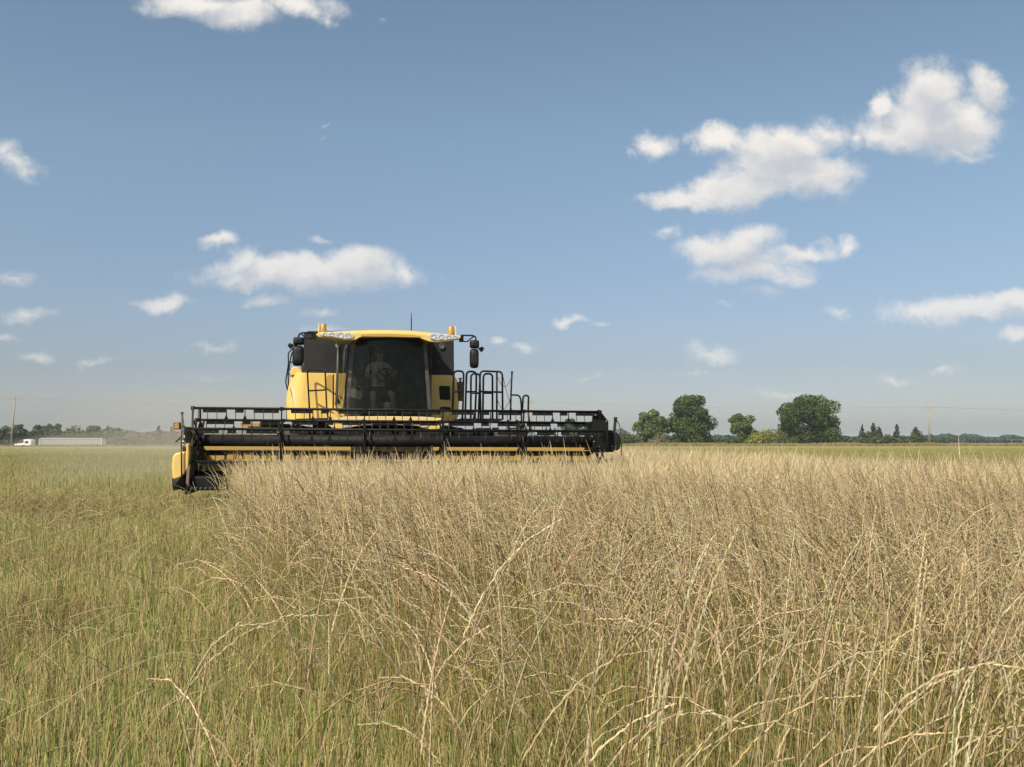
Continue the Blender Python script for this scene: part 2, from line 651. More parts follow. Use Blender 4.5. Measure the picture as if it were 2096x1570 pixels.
xl = lambda px, d=BODY: K(px, 800, d).x
zl = lambda py, px=780, d=BODY: K(px, py, d).z
m = MB()
secs = []
for py, pl, pr, rl in ((862, 588, 934, .30), (850, 584.5, 941, .34), (820, 584, 942.5, .36), (795, 587, 941.5, .36), (775, 592, 939, .34), (768, 594, 934, .32), (765.5, 596, 929, .30)):
    secs.append(rrect(xl(pl), xl(pr), BODY, BODY + 5.4, zl(py), rl, .22))
m.loft(secs)
side_body = m.build('body_shell', M['yellow'], cmb, bevel=0.02, label='yellow sheet metal body, sunlit left and shaded right')
# raised shoulder beside the tank on the left
m = MB()
m.loft([[(K(a, b, BODY + dy).x, BODY + dy, K(a, b, BODY).z) for a, b in ((594, 768), (596.5, 753), (603, 749.5), (612, 751.5), (616.5, 758), (621, 767.5))] for dy in (.10, .5, 5.0)])
m.build('side_shoulder', M['yellow'], cmb, bevel=0.02)
# seam lines and door pocket on the left panel
m = MB()
m.disc(K(675, 783, BODY - .004), .085, BODY + .05, rz=.17)
m.build('door_handle_pocket', M['yellow_dust_shade'], cmb)
m = MB()
m.prism(KP([(606, 857), (684, 855), (684, 859.5), (604, 861)], BODY - .35), BODY - .35, BODY + .1)
m.build('step_ledge', M['black'], cmb, bevel=.01)
# swoosh decal on the rounded left corner
for nm, mt, off, wd in (('stripe_decal', 'decal', 0, .022), ('stripe_decal', 'decalw', .045, .03)):
    m = MB()
    ptsd = [(592.0, 794), (595.5, 806), (598.5, 822), (600, 838), (600, 850)]
    a, b = [], []
    for px, py in ptsd:
        p = K(px, py, BODY)
        x = p.x + off
        rr = .36
        x0 = xl(585)
        cx = x0 + rr
        yc = BODY + rr - math.sqrt(max(0, rr * rr - min(0, x - cx) ** 2)) - .012
        a.append((x, yc, p.z))
        b.append((x + wd, yc - .0, p.z))
    vs = a + b
    n = len(a)
    m.add(vs + [(x, y + .03, z) for x, y, z in vs], [(i, i + 1, n + i + 1, n + i) for i in range(n - 1)] + [(2 * n + i, 2 * n + n + i, 2 * n + n + i + 1, 2 * n + i + 1) for i in range(n - 1)])
    m.build(nm, M[mt], cmb)
# openings on the right
for poly, nm in (([(898.5, 791), (901, 789.5), (919, 790), (921, 792), (922, 816), (920, 818.5), (903, 818), (900, 816)], 'grille_opening'),
                 ([(900, 835), (903, 832.5), (921, 833), (923, 836), (923, 842), (900, 842)], 'grille_opening')):
    MB().prism(KP(poly, BODY - .012), BODY - .012, BODY + .05).build(nm, M['black'], cmb, bevel=.006)

# --- dark grain tank above
m = MB()
TK = BODY + .12
m.prism(KP([(621, 683), (630, 677.5), (780, 676), (929, 688), (929.8, 769.5), (621.5, 766.5)], TK), TK, TK + 3.6)
tank = m.build('grain_tank', M['charcoal'], cmb, bevel=.025)
m = MB()
m.prism(KP([(615.5, 750), (621, 746), (621.4, 766), (618, 764)], TK + .1), TK + .1, TK + 3.2)
m.build('tank_side_flap', M['grey'], tank)
for (px, py, r) in ((904, 709, 5.2), (897, 742, 3.6)):
    m = MB()
    c = K(px, py, TK - .03)
    pts = [(c.x + r * .0104 * math.cos(a) * (.8 if r < 4 else 1), c.y, c.z + r * .0104 * math.sin(a)) for a in np.linspace(0, 2 * PI, 18)[:-1]]
    m.tube(pts, .011, 6, closed=True)
    if r > 4:
        m.disc(c, r * .0104, TK - .005)
    m.build('round_cap' if r > 4 else 'latch_ring', M['grey'], tank)

# --- engine deck and rear hood behind the tank, straw hood
m = MB()
m.box(xl(625), xl(920), BODY + 3.7, BODY + 5.6, zl(770), zl(735))
m.build('engine_deck', M['charcoal'], cmb, bevel=.1)
m = MB()
m.loft([[(x, y, z) for x, z in ((xl(640), z0), (xl(900), z0), (xl(900), z1), (xl(640), z1))] for y, z0, z1 in ((BODY + 5.2, 1.1, zl(790)), (BODY + 6.6, 1.2, zl(830)), (BODY + 7.0, 1.3, 2.1))])
m.build('straw_hood', M['yellow'], cmb, bevel=.06)
# underbody
m = MB()
m.box(xl(640), xl(905), BODY + .3, BODY + 5.4, .95, zl(861) + .02)
m.build('underbody', M['black'], cmb, bevel=.02)
m = MB()
m.bar((xl(592), BODY + 1.0, 1.0), (xl(936), BODY + 1.0, 1.0), .32, .32)
m.build('front_axle', M['black'], cmb)


def wheel(cx, cy, r, wd, rim_r):
    m = MB()
    n = 36
    prof = [(-wd / 2, rim_r), (-wd / 2, r * .86), (-wd * .42, r * .95), (-wd * .2, r), (wd * .2, r), (wd * .42, r * .95), (wd / 2, r * .86), (wd / 2, rim_r)]
    secs = []
    for k in range(n + 1):
        a = 2 * PI * k / n
        secs.append([(cx + px, cy + q * math.cos(a), r + q * math.sin(a)) for px, q in prof])
    m.loft(secs, smooth=True, caps=False)
    for k in range(28):     # lugs
        a = 2 * PI * k / 28
        for sgn in (-1, 1):
            a2 = a + sgn * .05
            p = (cx + sgn * wd * .02, cy + r * math.cos(a), r + r * math.sin(a))
            q = (cx + sgn * wd * .47, cy + r * .93 * math.cos(a2 + .16), r + r * .93 * math.sin(a2 + .16))
            m.bar(p, q, .05, .07, up=(0, math.cos(a), math.sin(a)))
    wl = m.build('wheel', M['rubber'], cmb)
    m = MB()
    secs = []
    for px, q in ((-wd * .3, rim_r * 1.02), (-wd * .3, rim_r * .9), (-wd * .05, rim_r * .5), (-wd * .05, rim_r * .15), (wd * .05, rim_r * .15), (wd * .05, rim_r * .5), (wd * .3, rim_r * .9), (wd * .3, rim_r * 1.02)):
        secs.append([(cx + px, cy + q * math.cos(2 * PI * k / 24), r + q * math.sin(2 * PI * k / 24)) for k in range(24)])
    m.loft(secs)
    m.build('rim', M['yellow'], wl)


for px in (606, 915):
    wheel(xl(px, BODY + 1), BODY + 1.0, .92, .75, .42)
for px in (640, 890):
    wheel(xl(px, BODY + 5), BODY + 5.2, .62, .45, .3)

# --- feeder house
m = MB()
m.loft([[(x, y, z) for x, z in ((xl(715), z0), (xl(868), z0), (xl(868), z1), (xl(715), z1))] for y, z0, z1 in ((.95, .75, 1.45), (BODY + .5, 1.3, 1.9))])
m.build('feeder_house', M['black'], cmb, bevel=.02)

# --- cab
CF = 2.3
ZF = K(790, 852, CF).z     # cab floor
m = MB()
m.box(K(703, 850, CF).x, K(884, 850, CF).x, CF, BODY + .1, ZF - .12, ZF)
cabf = m.build('cab_floor', M['inner'], cmb, bevel=.01)
m = MB()   # back wall of the cab with lining
m.box(K(717, 800, BODY).x, K(882, 800, BODY).x, BODY - .12, BODY + .12, ZF, K(790, 692, BODY).z)
m.build('cab_rear_wall', M['inner'], cmb)


def strip(m, pts, wpx, d0, d1, thk=.05):
    """post with front face width in pixels, leaning from pts[0] to pts[1]; d per end"""
    (ax, ay), (bx, by) = pts
    a0, a1 = K(ax - wpx / 2, ay, d0), K(ax + wpx / 2, ay, d0)
    b0, b1 = K(bx - wpx / 2, by, d1), K(bx + wpx / 2, by, d1)
    o = Vector((0, thk, 0))
    m.add([a0, a1, b1, b0, a0 + o, a1 + o, b1 + o, b0 + o], [(0, 1, 2, 3), (7, 6, 5, 4), (0, 4, 5, 1), (1, 5, 6, 2), (2, 6, 7, 3), (3, 7, 4, 0)])
    return m


for nm, pts, wp, d0, d1 in (('cab_post', ((722.5, 700), (706, 845)), 11.5, CF, CF), ('cab_post', ((869.5, 700), (880, 845)), 7.5, CF, CF),
                            ('cab_post', ((694, 704), (688, 830)), 5, BODY - .3, BODY - .3)):
    strip(MB(), pts, wp, d0, d1).build(nm, M['grey'], cmb, bevel=.008)
# exterior pipe and wiper on the left of the cab
m = MB()
m.tube(KT([(692.5, 706), (691, 760), (689, 812), (694, 826)], BODY - .34), .028, 8)
m.build('drain_pipe', M['grey'], cmb)
m = MB()
m.disc(K(691.5, 707, BODY - .37), .052, BODY - .29)
m.build('work_light', M['console'], cmb)
# glass
m = MB()
gx = [K(728, 697, CF + .02), K(866, 697, CF + .02), K(876, 847, CF + .02), K(711.5, 847, CF + .02)]
cv = []
for t in np.linspace(0, 1, 9):
    bulge = -.16 * (1 - (2 * t - 1) ** 2)
    cv.append((gx[0].lerp(gx[1], t) + Vector((0, bulge, 0)), gx[3].lerp(gx[2], t) + Vector((0, bulge, 0))))
vs = [p for pr in cv for p in pr]
m.add(vs, [(2 * i, 2 * i + 1, 2 * i + 3, 2 * i + 2) for i in range(8)], True)
wind = m.build('windscreen', M['glass'], cmb)
m = MB()
p0, p1, p2, p3 = K(716.5, 698, CF + .03), K(695, 700, BODY - .2), K(690, 835, BODY - .2), K(700, 845, CF + .03)
m.add([p0, p1, p2, p3], [(0, 1, 2, 3)])
m.build('side_window', M['glass'], cmb)
m = MB()
p0, p1, p2, p3 = K(873, 698, CF + .03), K(880, 700, BODY - .1), K(884, 835, BODY - .1), K(884, 845, CF + .03)
m.add([p0, p1, p2, p3], [(0, 1, 2, 3)])
m.build('side_window', M['glass'], cmb)
m = MB()
m.tube(KT([(714.5, 706), (710, 760), (706.5, 792), (706, 836)], CF - .02), .012, 6)
m.tube(KT([(719, 764), (710, 766.5)], CF - .03), .01, 6)
m.build('door_handle_rail', M['black'], cmb)
m = MB()
m.tube([K(797, 846, CF - .1), K(776, 800, CF - .16), K(757, 737, CF - .13)], .009, 6)
m.bar(K(757, 712, CF - .13), K(757, 768, CF - .15), .018, .02)
m.build('wiper', M['black'], cmb)

# roof
top = [(647, 682), (652, 677.5), (680, 675.5), (720, 673.5), (760, 672.2), (800, 672.2), (840, 673.5), (880, 677), (915, 680.5), (941, 684.5), (944, 688)]
bot = [(943, 694), (936, 697), (915, 700), (896, 701.5), (878, 699.5), (866, 695), (856, 691), (800, 689.5), (744, 689), (735, 691.5), (728, 695.5), (716, 697.5), (702, 697), (685, 693), (668, 691.5), (652, 690.5), (647, 687)]
secs = []
D0 = CF - .42
for dd, tl, sq, xs_, up in ((0, 9, 1.2, 1, 0), (.06, 4, .5, 1, .1), (.2, 1, 0, 1, .6), (.45, 0, 0, .975, .95), (.7, 0, 0, .82, .98), (1.3, 1, 0, .68, .98), (1.5, 6, 1, .64, .98)):
    sec = []
    cx, cy = 795, 687
    for (a, b) in top:
        a = cx + (a - cx) * xs_
        p = K(a + (cx - a) * .006 * sq, min(b + tl * (1 if 660 < a < 935 else .4), 686), D0)
        sec.append((p.x, D0 + dd, p.z))
    for (a, b) in bot:
        a = cx + (a - cx) * xs_
        b = b + (min(686.8, b) - b) * up + (max(0, a - 860) * .04 if up > .5 else 0)
        p = K(a + (cx - a) * .006 * sq, b - sq, D0)
        sec.append((p.x, D0 + dd, p.z))
    secs.append(sec)
m = MB().loft(secs)
roof = m.build('cab_roof', M['yellow'], cmb, bevel=.008)
m = MB()
m.prism(KP([(741, 689), (858, 691), (866, 698), (868, 703), (726, 702), (731, 697)], CF - .02), CF - .02, CF + .08)
m.build('visor_fascia', M['black'], roof)
m = MB()
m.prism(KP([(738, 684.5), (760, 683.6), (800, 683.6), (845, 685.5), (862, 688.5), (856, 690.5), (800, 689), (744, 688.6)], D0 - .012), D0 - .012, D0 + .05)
m.build('roof_lip', M['yellow_dust_shade'], roof)
for poly, lamps in (([(653.5, 684), (657, 681.3), (672, 680.7), (700, 680.5), (716, 681.5), (723, 684), (725, 688), (721, 692.5), (712, 694), (698, 693), (684, 690), (668, 688.5), (657, 687.5)], ((664, 684.5, 3.4), (679, 685, 4.0), (697, 686.7, 5.2), (713, 687.6, 5.0))),
                    ([(877, 687), (880, 683.5), (892, 682.6), (915, 684), (932, 686.4), (940, 689.5), (939, 693), (928, 694.6), (908, 696.4), (892, 697), (881, 694)], ((888, 689.4, 5), (903, 690.2, 4.6), (918, 690.5, 4), (931, 690.8, 3)))):
    m = MB()
    m.prism(KP(poly, D0 - .02), D0 - .02, D0 + .08)
    hl = m.build('headlight', M['lens'], roof, bevel=.006)
    for (px, py, r) in lamps:
        m = MB()
        c = K(px, py, D0 - .028)
        m.tube([(c.x + r * .0096 * math.cos(a), c.y, c.z + r * .0096 * math.sin(a)) for a in np.linspace(0, 2 * PI, 15)[:-1]], .004, 5, closed=True)
        m.build('lamp_ring', M['steel'], hl)
for px, sgn in ((661.5, -1), (923, 1)):
    m = MB()
    c = K(px, 678 if sgn < 0 else 683, CF - .12)
    h = .155
    m.loft([[(c.x + r * math.cos(a), c.y + r * math.sin(a), c.z + z) for a in np.linspace(0, 2 * PI, 17)[:-1]] for z, r in ((-.03, .066), (0, .068), (h * .85, .058), (h, .04))], smooth=True)
    bc = m.build('beacon', M['amber'], cmb)
    m = MB()
    m.box(c.x + sgn * .078, c.x + sgn * .098, c.y - .05, c.y + .05, c.z - .03, c.z + h * 1.02)
    m.build('bracket', M['cream'], bc)
m = MB()
m.tube([K(842, 676, CF + .5), K(842, 654, CF + .5), K(842, 640, CF + .5)], [.013, .011, .006], 6)
m.build('antenna', M['black'], cmb)

# mirrors
def mirror(sgn):
    d = 2.0
    m = MB()
    if sgn < 0:
        m.prism(KP([(637, 680), (646, 680), (646, 694), (637, 693.5)], d), d, d + .12)
        m.tube(KT(arc([(640, 681.3), (618, 681.3), (611, 685), (611, 706)], 5), d), .017, 7)
        m.tube(KT([(614.5, 682.5), (628, 693.2), (638, 693.5)], d), .014, 7)
        m.tube(KT([(590, 706), (600, 706.5), (609, 707)], d), .014, 6)
        up, lo, lamp = (611.5, 698, 11, 8), (610, 728, 11.2, 20.5), [(588.5, 707), (592, 702), (600, 704), (600, 710), (594, 714)]
    else:
        m.prism(KP([(941, 685), (949, 685.5), (949, 699), (941, 699)], d), d, d + .12)
        m.tube(KT(arc([(947, 686.3), (968, 686.8), (974, 690), (974, 710)], 5), d), .017, 7)
        m.tube(KT([(947, 699), (957, 699), (970, 688)], d), .014, 7)
        m.tube(KT([(975, 712), (982, 713)], d), .014, 6)
        up, lo, lamp = (971.5, 704.5, 9.7, 8.6), (971, 733.5, 9.3, 20), [(981, 712), (987, 709), (992, 713), (987, 720.5), (982, 716)]
    a = m.build('mirror_arm', M['black'], cmb)
    for (px, py, hw, hh) in (up, lo):
        m = MB()
        c = K(px, py, d - .05)
        sx, sz = hw * .00985, hh * .00985
        m.loft([[(c.x + q * sx * math.copysign(abs(math.cos(t)) ** .5, math.cos(t)), c.y + dy, c.z + q * sz * math.copysign(abs(math.sin(t)) ** .4, math.sin(t)))
                 for t in np.linspace(0, 2 * PI, 25)[:-1]] for dy, q in ((-.07, .35), (-.062, .7), (-.03, .94), (.02, 1.0), (.04, 1.0))], smooth=True)
        m.build('mirror', M['plastic'], a)
    MB().prism(KP(lamp, d), d, d + .1).build('mirror_lamp', M['plastic'], a, bevel=.006)


mirror(-1)
mirror(1)

# interior
SD = 2.75
m = MB()
c = K(790, 768, SD - .02)
tilt = R(38)
rw = .185
m.tube([(c.x + rw * math.cos(a), c.y + rw * math.sin(a) * math.sin(tilt), c.z + rw * math.sin(a) * math.cos(tilt)) for a in np.linspace(0, 2 * PI, 29)[:-1]], .014, 7, closed=True)
hub = Vector((c.x, c.y + .03, c.z - .03))
for a in (R(35), R(145), R(270)):
    m.bar(hub, (c.x + rw * math.cos(a), c.y + rw * math.sin(a) * math.sin(tilt), c.z + rw * math.sin(a) * math.cos(tilt)), .03, .015)
m.ball(hub, .045, .03, .045)
sw = m.build('steering_wheel', M['plastic'], cmb)
m = MB()
m.tube([hub, K(791, 790, SD), K(793, 812, SD), K(793, 822, SD)], [.03, .035, .075, .085], 12)
m.tube([K(793, 822, SD), K(794, 848, SD)], .085, 12)
m.build('steering_column', M['charcoal'], cmb)
m = MB()
for i in range(5):
    z = K(793, 826 + i * 3.4, SD).z
    cc = K(793, 830, SD)
    m.tube([(cc.x + .087 * math.cos(a), cc.y + .087 * math.sin(a), z) for a in np.linspace(0, 2 * PI, 17)[:-1]], .009, 5, closed=True)
m.build('column_bellows', M['console'], cmb)
m = MB()
sc_ = K(775, 810, 3.0)
m.box(sc_.x - .27, sc_.x + .27, 2.75, 3.2, K(775, 812, 3).z, K(775, 802, 3).z)
m.loft([[(sc_.x + q * hw, 3.12 + dy, K(775, 800, 3).z + hz_) for q, dy in ((-1, 0), (1, 0), (1, .12), (-1, .12))] for hw, hz_ in ((.25, 0), (.27, .35), (.26, .62), (.18, .78))])
m.box(sc_.x - .2, sc_.x + .2, 2.85, 3.1, ZF, K(775, 812, 3).z)
m.build('driver_seat', M['seat'], cmb, bevel=.03)
m = MB()
m.prism(KP([(714, 798), (718, 790), (738, 789), (741, 795), (742, 812), (738, 817), (722, 815), (714, 811)], 2.55), 2.55, 3.05)
co_ = m.build('control_console', M['console'], cmb, bevel=.02)
m = MB()
m.prism(KP([(728, 792), (739, 792), (740, 799), (730, 799)], 2.53), 2.53, 2.6)
m.build('display_screen', M['black'], co_, bevel=.005)
m = MB()
m.tube([K(731, 790, 2.6), K(733, 778, 2.6), K(731, 772, 2.6)], [.014, .016, .024], 7)
m.tube([K(722, 790, 2.62), K(722, 782, 2.62)], .012, 7)
m.build('control_lever', M['plastic'], co_)

# lower fascia: cream bar, curved bumper with lamps
m = MB()
m.loft([[(K(a, b, CF - .25).x, y, K(a, b, CF - .25).z) for a, b in ((671, 857), (702, 854.5), (704, 852.5), (800, 852), (866, 853), (903, 856), (903, 863), (866, 864), (800, 863), (705, 863), (700, 860.5), (672, 860.5))] for y in (CF - .25, CF + .3)])
m.build('front_rail', M['cream'], cmb, bevel=.01)
m = MB()
m.loft([[(K(a, b, CF - .2).x, y, K(a, b, CF - .2).z) for a, b in ((674, 864), (686, 864), (700, 866.5), (760, 867.5), (850, 867.5), (878, 868.5), (896, 868), (903, 873), (899, 878), (882, 879), (868, 876.5), (856, 872), (830, 870.5), (745, 870.5), (726, 873), (712, 876.5), (694, 877.5), (680, 876), (671, 870))] for y in (CF - .2, CF + .1)])
bump = m.build('bumper', M['yellow'], cmb, bevel=.01)
for px, w2 in ((708, 7), (872, 6)):
    m = MB()
    m.prism(KP([(px - w2, 869), (px + w2, 869.5), (px + w2 - 2, 874), (px - w2 + 1, 875)], CF - .215), CF - .215, CF - .1)
    m.build('bumper_lamp', M['lens'], bump)
# yellow diagonal skirt left of the cab
m = MB()
m.prism(KP([(684, 822), (690, 840), (700, 852), (704, 858), (684, 858)], BODY - .1), BODY - .1, BODY + .02)
m.build('cab_skirt', M['yellow'], cmb, bevel=.008)

# --- handrails
def rail(name, polylines, d, r=.019, parent=None, m_='black', rad=7):
    m = MB()
    for pl in polylines:
        dd = d
        if isinstance(pl[0], (int, float)):
            dd, pl = pl[0], pl[1]
        m.tube(KT(arc(pl, rad), dd), r, 7)
    return m.build(name, M[m_], parent or cmb)


m = MB()
for pl in ([(634.5, 857), (629, 757), (665.5, 757), (668.8, 837), (672, 858)], [(631, 800), (668, 798)]):
    m.tube([K(a_, b_, BODY - .17 - .26 * (a_ - 630) / 38) for a_, b_ in arc(pl, 7)], .017, 7)
m.build('handrail', M['black'], cmb)
rail('handrail', [[(682.5, 766), (682, 836)]], BODY - .3, r=.016)
rail('ladder_rail', [[(599, 714), (590, 722), (590.5, 745), (584.5, 782), (589, 799)], [(599, 720), (596, 727), (590, 765), (590.5, 813)], [(590.5, 741), (600, 741.5)], [(588, 766), (594, 766)], [(590, 755), (595, 756)]], BODY + .3, r=.014, rad=5)
plt = empty('access_platform', (0, 0, 0))
plt.parent = cmb
m = MB()
dA, dB = 2.3, BODY + .5
m.box(K(944, 858, dA).x, K(1029, 858, dA).x, dA, dB, K(990, 860.5, dA).z, K(990, 856.5, dA).z)
m.build('platform_deck', M['black'], plt, bevel=.01)
G = [
    (2.3, [[(926, 845), (929, 759.5), (949, 759.5), (948, 818), (946, 859)], [(927, 801.5), (947, 801.5)]]),
    (2.45, [[(952, 859), (955, 760), (975, 761), (974.5, 800), (972, 859)], [(953.5, 802), (974, 802)]]),
    (2.3, [[(963.5, 856), (964, 765), (982, 765), (984, 861)], [(964, 804.5), (984, 804.5)]]),
    (2.9, [[(979, 859), (983, 759.5), (1028, 761), (1029, 859)], [(983, 801.5), (1028.5, 802.8)], [(1017, 761), (1017, 859)]]),
    (2.35, [[(988, 861), (989.5, 765), (1008, 765), (1008, 861)], [(988.5, 804.5), (1008, 804.5)]]),
    (3.0, [[(1048, 763), (1046, 808), (1044.6, 861)], [(1046, 808.5), (1064, 808.5), (1067, 825), (1067.6, 861), (1066, 882)]]),
    (2.8, [[(1068.5, 845), (1071, 809.5), (1082, 809.5), (1081, 842), (1085.5, 885)]]),
]
for d, pls in G:
    rail('railing', pls, d, r=.021 if d != 3.0 else .019, parent=plt, rad=8)
m = MB()
m.ball(K(1048, 762, 3.0), .026)
m.build('pole_knob', M['plastic'], plt)
m = MB()
for a, b, c_ in (((1018, 770), (1032, 812), (1047, 772)), ((1018, 818), (1030, 858), (1046, 812)), ((1030, 772), (1036, 803), (1044.5, 826)), ((1045.5, 833), (1052, 850), (1062, 843))):
    pts = []
    for t in np.linspace(0, 1, 15):
        x = (1 - t) ** 2 * a[0] + 2 * t * (1 - t) * b[0] + t * t * c_[0]
        y = (1 - t) ** 2 * a[1] + 2 * t * (1 - t) * b[1] + t * t * c_[1]
        pts.append(K(x, y, 2.95))
    m.tube(pts, .006, 5)
m.build('safety_chain', M['hose'], plt)
m = MB()      # ladder below the platform
for px in (1040, 1058):
    m.bar(K(px, 860, 2.7), K(px + 3, 905, 2.3), .05, .02)
for k in range(4):
    m.bar(K(1040 + k, 866 + 11 * k, 2.65 - .1 * k), K(1058 + k, 866 + 11 * k, 2.65 - .1 * k), .1, .03, up=(0, 0, 1))
m.build('boarding_ladder', M['black'], plt)
m = MB()
m.prism(KP([(938.5, 781), (948, 781), (949, 820), (941, 820)], 2.9), 2.9, 3.2)
m.build('tool_box', M['brown'], cmb, bevel=.01)
m = MB()
m.tube(KT([(942, 782), (942, 775)], 3.0), .02, 6)
m.tube(KT([(938, 774.5), (946, 774)], 3.0), .01, 6)
m.tube(KT([(940, 779), (945, 777)], 3.0), .01, 6)
m.build('valve', M['black'], cmb)
m = MB()       # battery box and tank under the platform
m.box(K(948, 880, 3.4).x, K(1012, 880, 3.4).x, 3.4, 4.4, K(990, 897, 3.4).z, K(990, 882, 3.4).z)
m.build('fuel_tank', M['black'], cmb, bevel=.05)
m = MB()
m.prism(KP([(974, 882), (977, 876), (990, 875.5), (992, 882)], 3.2), 3.2, 3.5)
m.box(K(993, 880, 3.3).x, K(1001, 880, 3.3).x, 3.2, 3.5, K(990, 884, 3.3).z, K(990, 876, 3.3).z)
m.box(K(1010, 880, 3.3).x, K(1020, 880, 3.3).x, 3.2, 3.5, K(990, 884, 3.3).z, K(990, 875, 3.3).z)
m.build('battery_box', M['console'], cmb, bevel=.01)

# --- header
XL, XR = K(395, 902).x, K(1228, 902).x
zc = K(812, 903).z
HB = .95
m = MB()
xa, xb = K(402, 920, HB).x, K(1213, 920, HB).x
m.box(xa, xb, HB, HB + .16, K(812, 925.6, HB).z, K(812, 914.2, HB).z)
hdr = m.build('header_top_beam', M['yellow_dust_shade'], cmb, bevel=.01)
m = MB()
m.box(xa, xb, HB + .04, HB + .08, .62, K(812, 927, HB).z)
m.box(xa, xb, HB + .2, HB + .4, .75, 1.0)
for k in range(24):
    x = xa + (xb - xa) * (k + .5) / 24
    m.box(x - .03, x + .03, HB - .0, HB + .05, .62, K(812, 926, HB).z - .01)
m.build('header_back_sheet', M['yellow_dust_shade'], cmb)
m = MB()
m.box(xa, xb, -.55, HB + .04, .68, .72)
m.box(xa, xb, -.62, -.54, .68, .74)
m.build('header_floor', M['black'], cmb)
m = MB()      # cutter bar fingers
k = xa
while k < xb:
    m.add([(k - .018, -.62, .69), (k + .018, -.62, .69), (k + .018, -.62, .73), (k - .018, -.62, .73), (k, -.80, .71)], [(0, 3, 2, 1), (0, 1, 4), (1, 2, 4), (2, 3, 4), (3, 0, 4)])
    k += .0762
o = m.build('cutter_bar', M['steel'], cmb)
m = MB()      # auger
m.tube([(xa + .05, .45, .98), (xb - .05, .45, .98)], .19, 16)
vs, fs = [], []
nn_ = 520
half = (xb - xa) / 2 - .75
for i in range(nn_ + 1):
    t = i / nn_
    x = xa + .05 + t * (xb - xa - .1)
    a = t * 2 * PI * 13
    if t > .5:
        a = -a
    vs += [(x, .45 + .18 * math.cos(a), .98 + .18 * math.sin(a)), (x, .45 + .30 * math.cos(a), .98 + .30 * math.sin(a))]
for i in range(nn_):
    if abs(i / nn_ - .5) > .09:
        fs.append((2 * i, 2 * i + 1, 2 * i + 3, 2 * i + 2))
m.add(vs, fs, True)
m.build('auger', M['yellow_dust_shade'], cmb)

# reel
RR = .560
PH = [100, 40, 160, 220, 280, 340]
def bat_c(deg):
    return (-RR * math.cos(R(deg)) * -1, zc + RR * math.sin(R(deg)))


spx = [395, 576, 745, 905, 1070, 1225]
sx = [K(p, 902).x for p in spx]
m = MB()
m.tube([(XL + .02, 0, zc), (XR - .02, 0, zc)], .103, 24)
m.build('reel_tube', M['drum'], cmb)
for k_, deg in enumerate(PH):
    by, bz = bat_c(deg)
    m = MB()
    m.tube([(XL, by, bz), (XR, by, bz)], .022, 8)
    feet_x = []
    tx = []
    for i in range(5):
        a, b = sx[i], sx[i + 1]
        sh = (.0, .05, -.05, .08, .02, -.03)[k_]
        for f0, f1 in ((.11, .38 + sh), (.47 + sh, .57 + sh), (.68 + sh, .97)):
            m.box(a + f0 * (b - a), a + f1 * (b - a), by - .006, by + .006, bz - .075, bz - .012)
        for q in range(9):
            fx = .06 + .105 * q + .05 * (k_ % 2)
            x = a + fx * (b - a)
            tx.append(x)
            if abs(fx - .42 - sh) < .055 or abs(fx - .62 - sh) < .05:
                feet_x.append(x)
    if k_ in (0, 1, 2):
        for x in feet_x:       # wide forked foot at the lower end of some tines
            zt_ = bz - (.215 if k_ == 0 else .19)
            m.add([(x - .045, by - .012, zt_), (x + .045, by - .012, zt_), (x + .006, by - .012, zt_ + .10), (x - .006, by - .012, zt_ + .10),
                   (x - .045, by + .012, zt_), (x + .045, by + .012, zt_), (x + .006, by + .012, zt_ + .10), (x - .006, by + .012, zt_ + .10)],
                  [(0, 1, 2, 3), (7, 6, 5, 4), (0, 4, 5, 1), (1, 5, 6, 2), (2, 6, 7, 3), (3, 7, 4, 0)])
            m.bar((x, by, bz - .02), (x, by, zt_ + .1), .016, .012)
    bat = m.build('reel_bat', M['black'], cmb)
    if k_ < 2:
        tm = None
        for x in tx:
            if tm is None:
                mm = MB()
                mm.tube([(0, 0, -.01), (0, .004, -.12), (0, .016, -.195)], [.0085, .007, .005], 5)
                t0 = mm.build('tine', M['tine'], bat)
                tm = t0
                tt = t0
            else:
                tt = tm.copy()
                COL.objects.link(tt)
                tt.parent = bat
            tt.location = (x, by, bz - .01)
    else:
        mm = MB()
        for x in tx:
            mm.tube([(x, by, bz - .02), (x, by + .004, bz - .12), (x, by + .016, bz - .20)], [.0085, .007, .005], 5)
        tag(mm.build('tines', M['tine'], bat), kind='stuff')
for i, x in enumerate(sx):
    m = MB()
    for deg in PH:
        by, bz = bat_c(deg)
        m.bar((x, 0, zc), (x + (.035 if i % 2 else -.02), by, bz), .018, .075, up=(1, 0, 0)) if False else m.bar((x, 0, zc), (x, by, bz), .055, .02, up=(1, 0, 0))
        m.box(x - .03, x + .03, by - .035, by + .035, bz - .035, bz + .03)
    for j in range(6):
        a, b = sorted(PH)[j], sorted(PH)[(j + 1) % 6]
        pa, pb = bat_c(a), bat_c(b)
        m.bar((x + .012, pa[0] * .62, zc + (pa[1] - zc) * .62), (x + .012, pb[0] * .62, zc + (pb[1] - zc) * .62), .02, .03)
    m.tube([(x - .03, 0, zc), (x + .03, 0, zc)], .135, 16)
    m.build('reel_spider', M['black'], cmb)
m = MB()           # second left end disc
for deg in PH:
    by, bz = bat_c(deg)
    m.bar((sx[0] + .12, 0, zc), (sx[0] + .12, by, bz), .05, .03, up=(1, 0, 0))
m.tube([(sx[0] + .12, .3 * math.cos(a), zc + .3 * math.sin(a)) for a in np.linspace(0, 2 * PI, 19)[:-1]], .018, 6, closed=True)
m.build('reel_end_ring', M['black'], cmb)
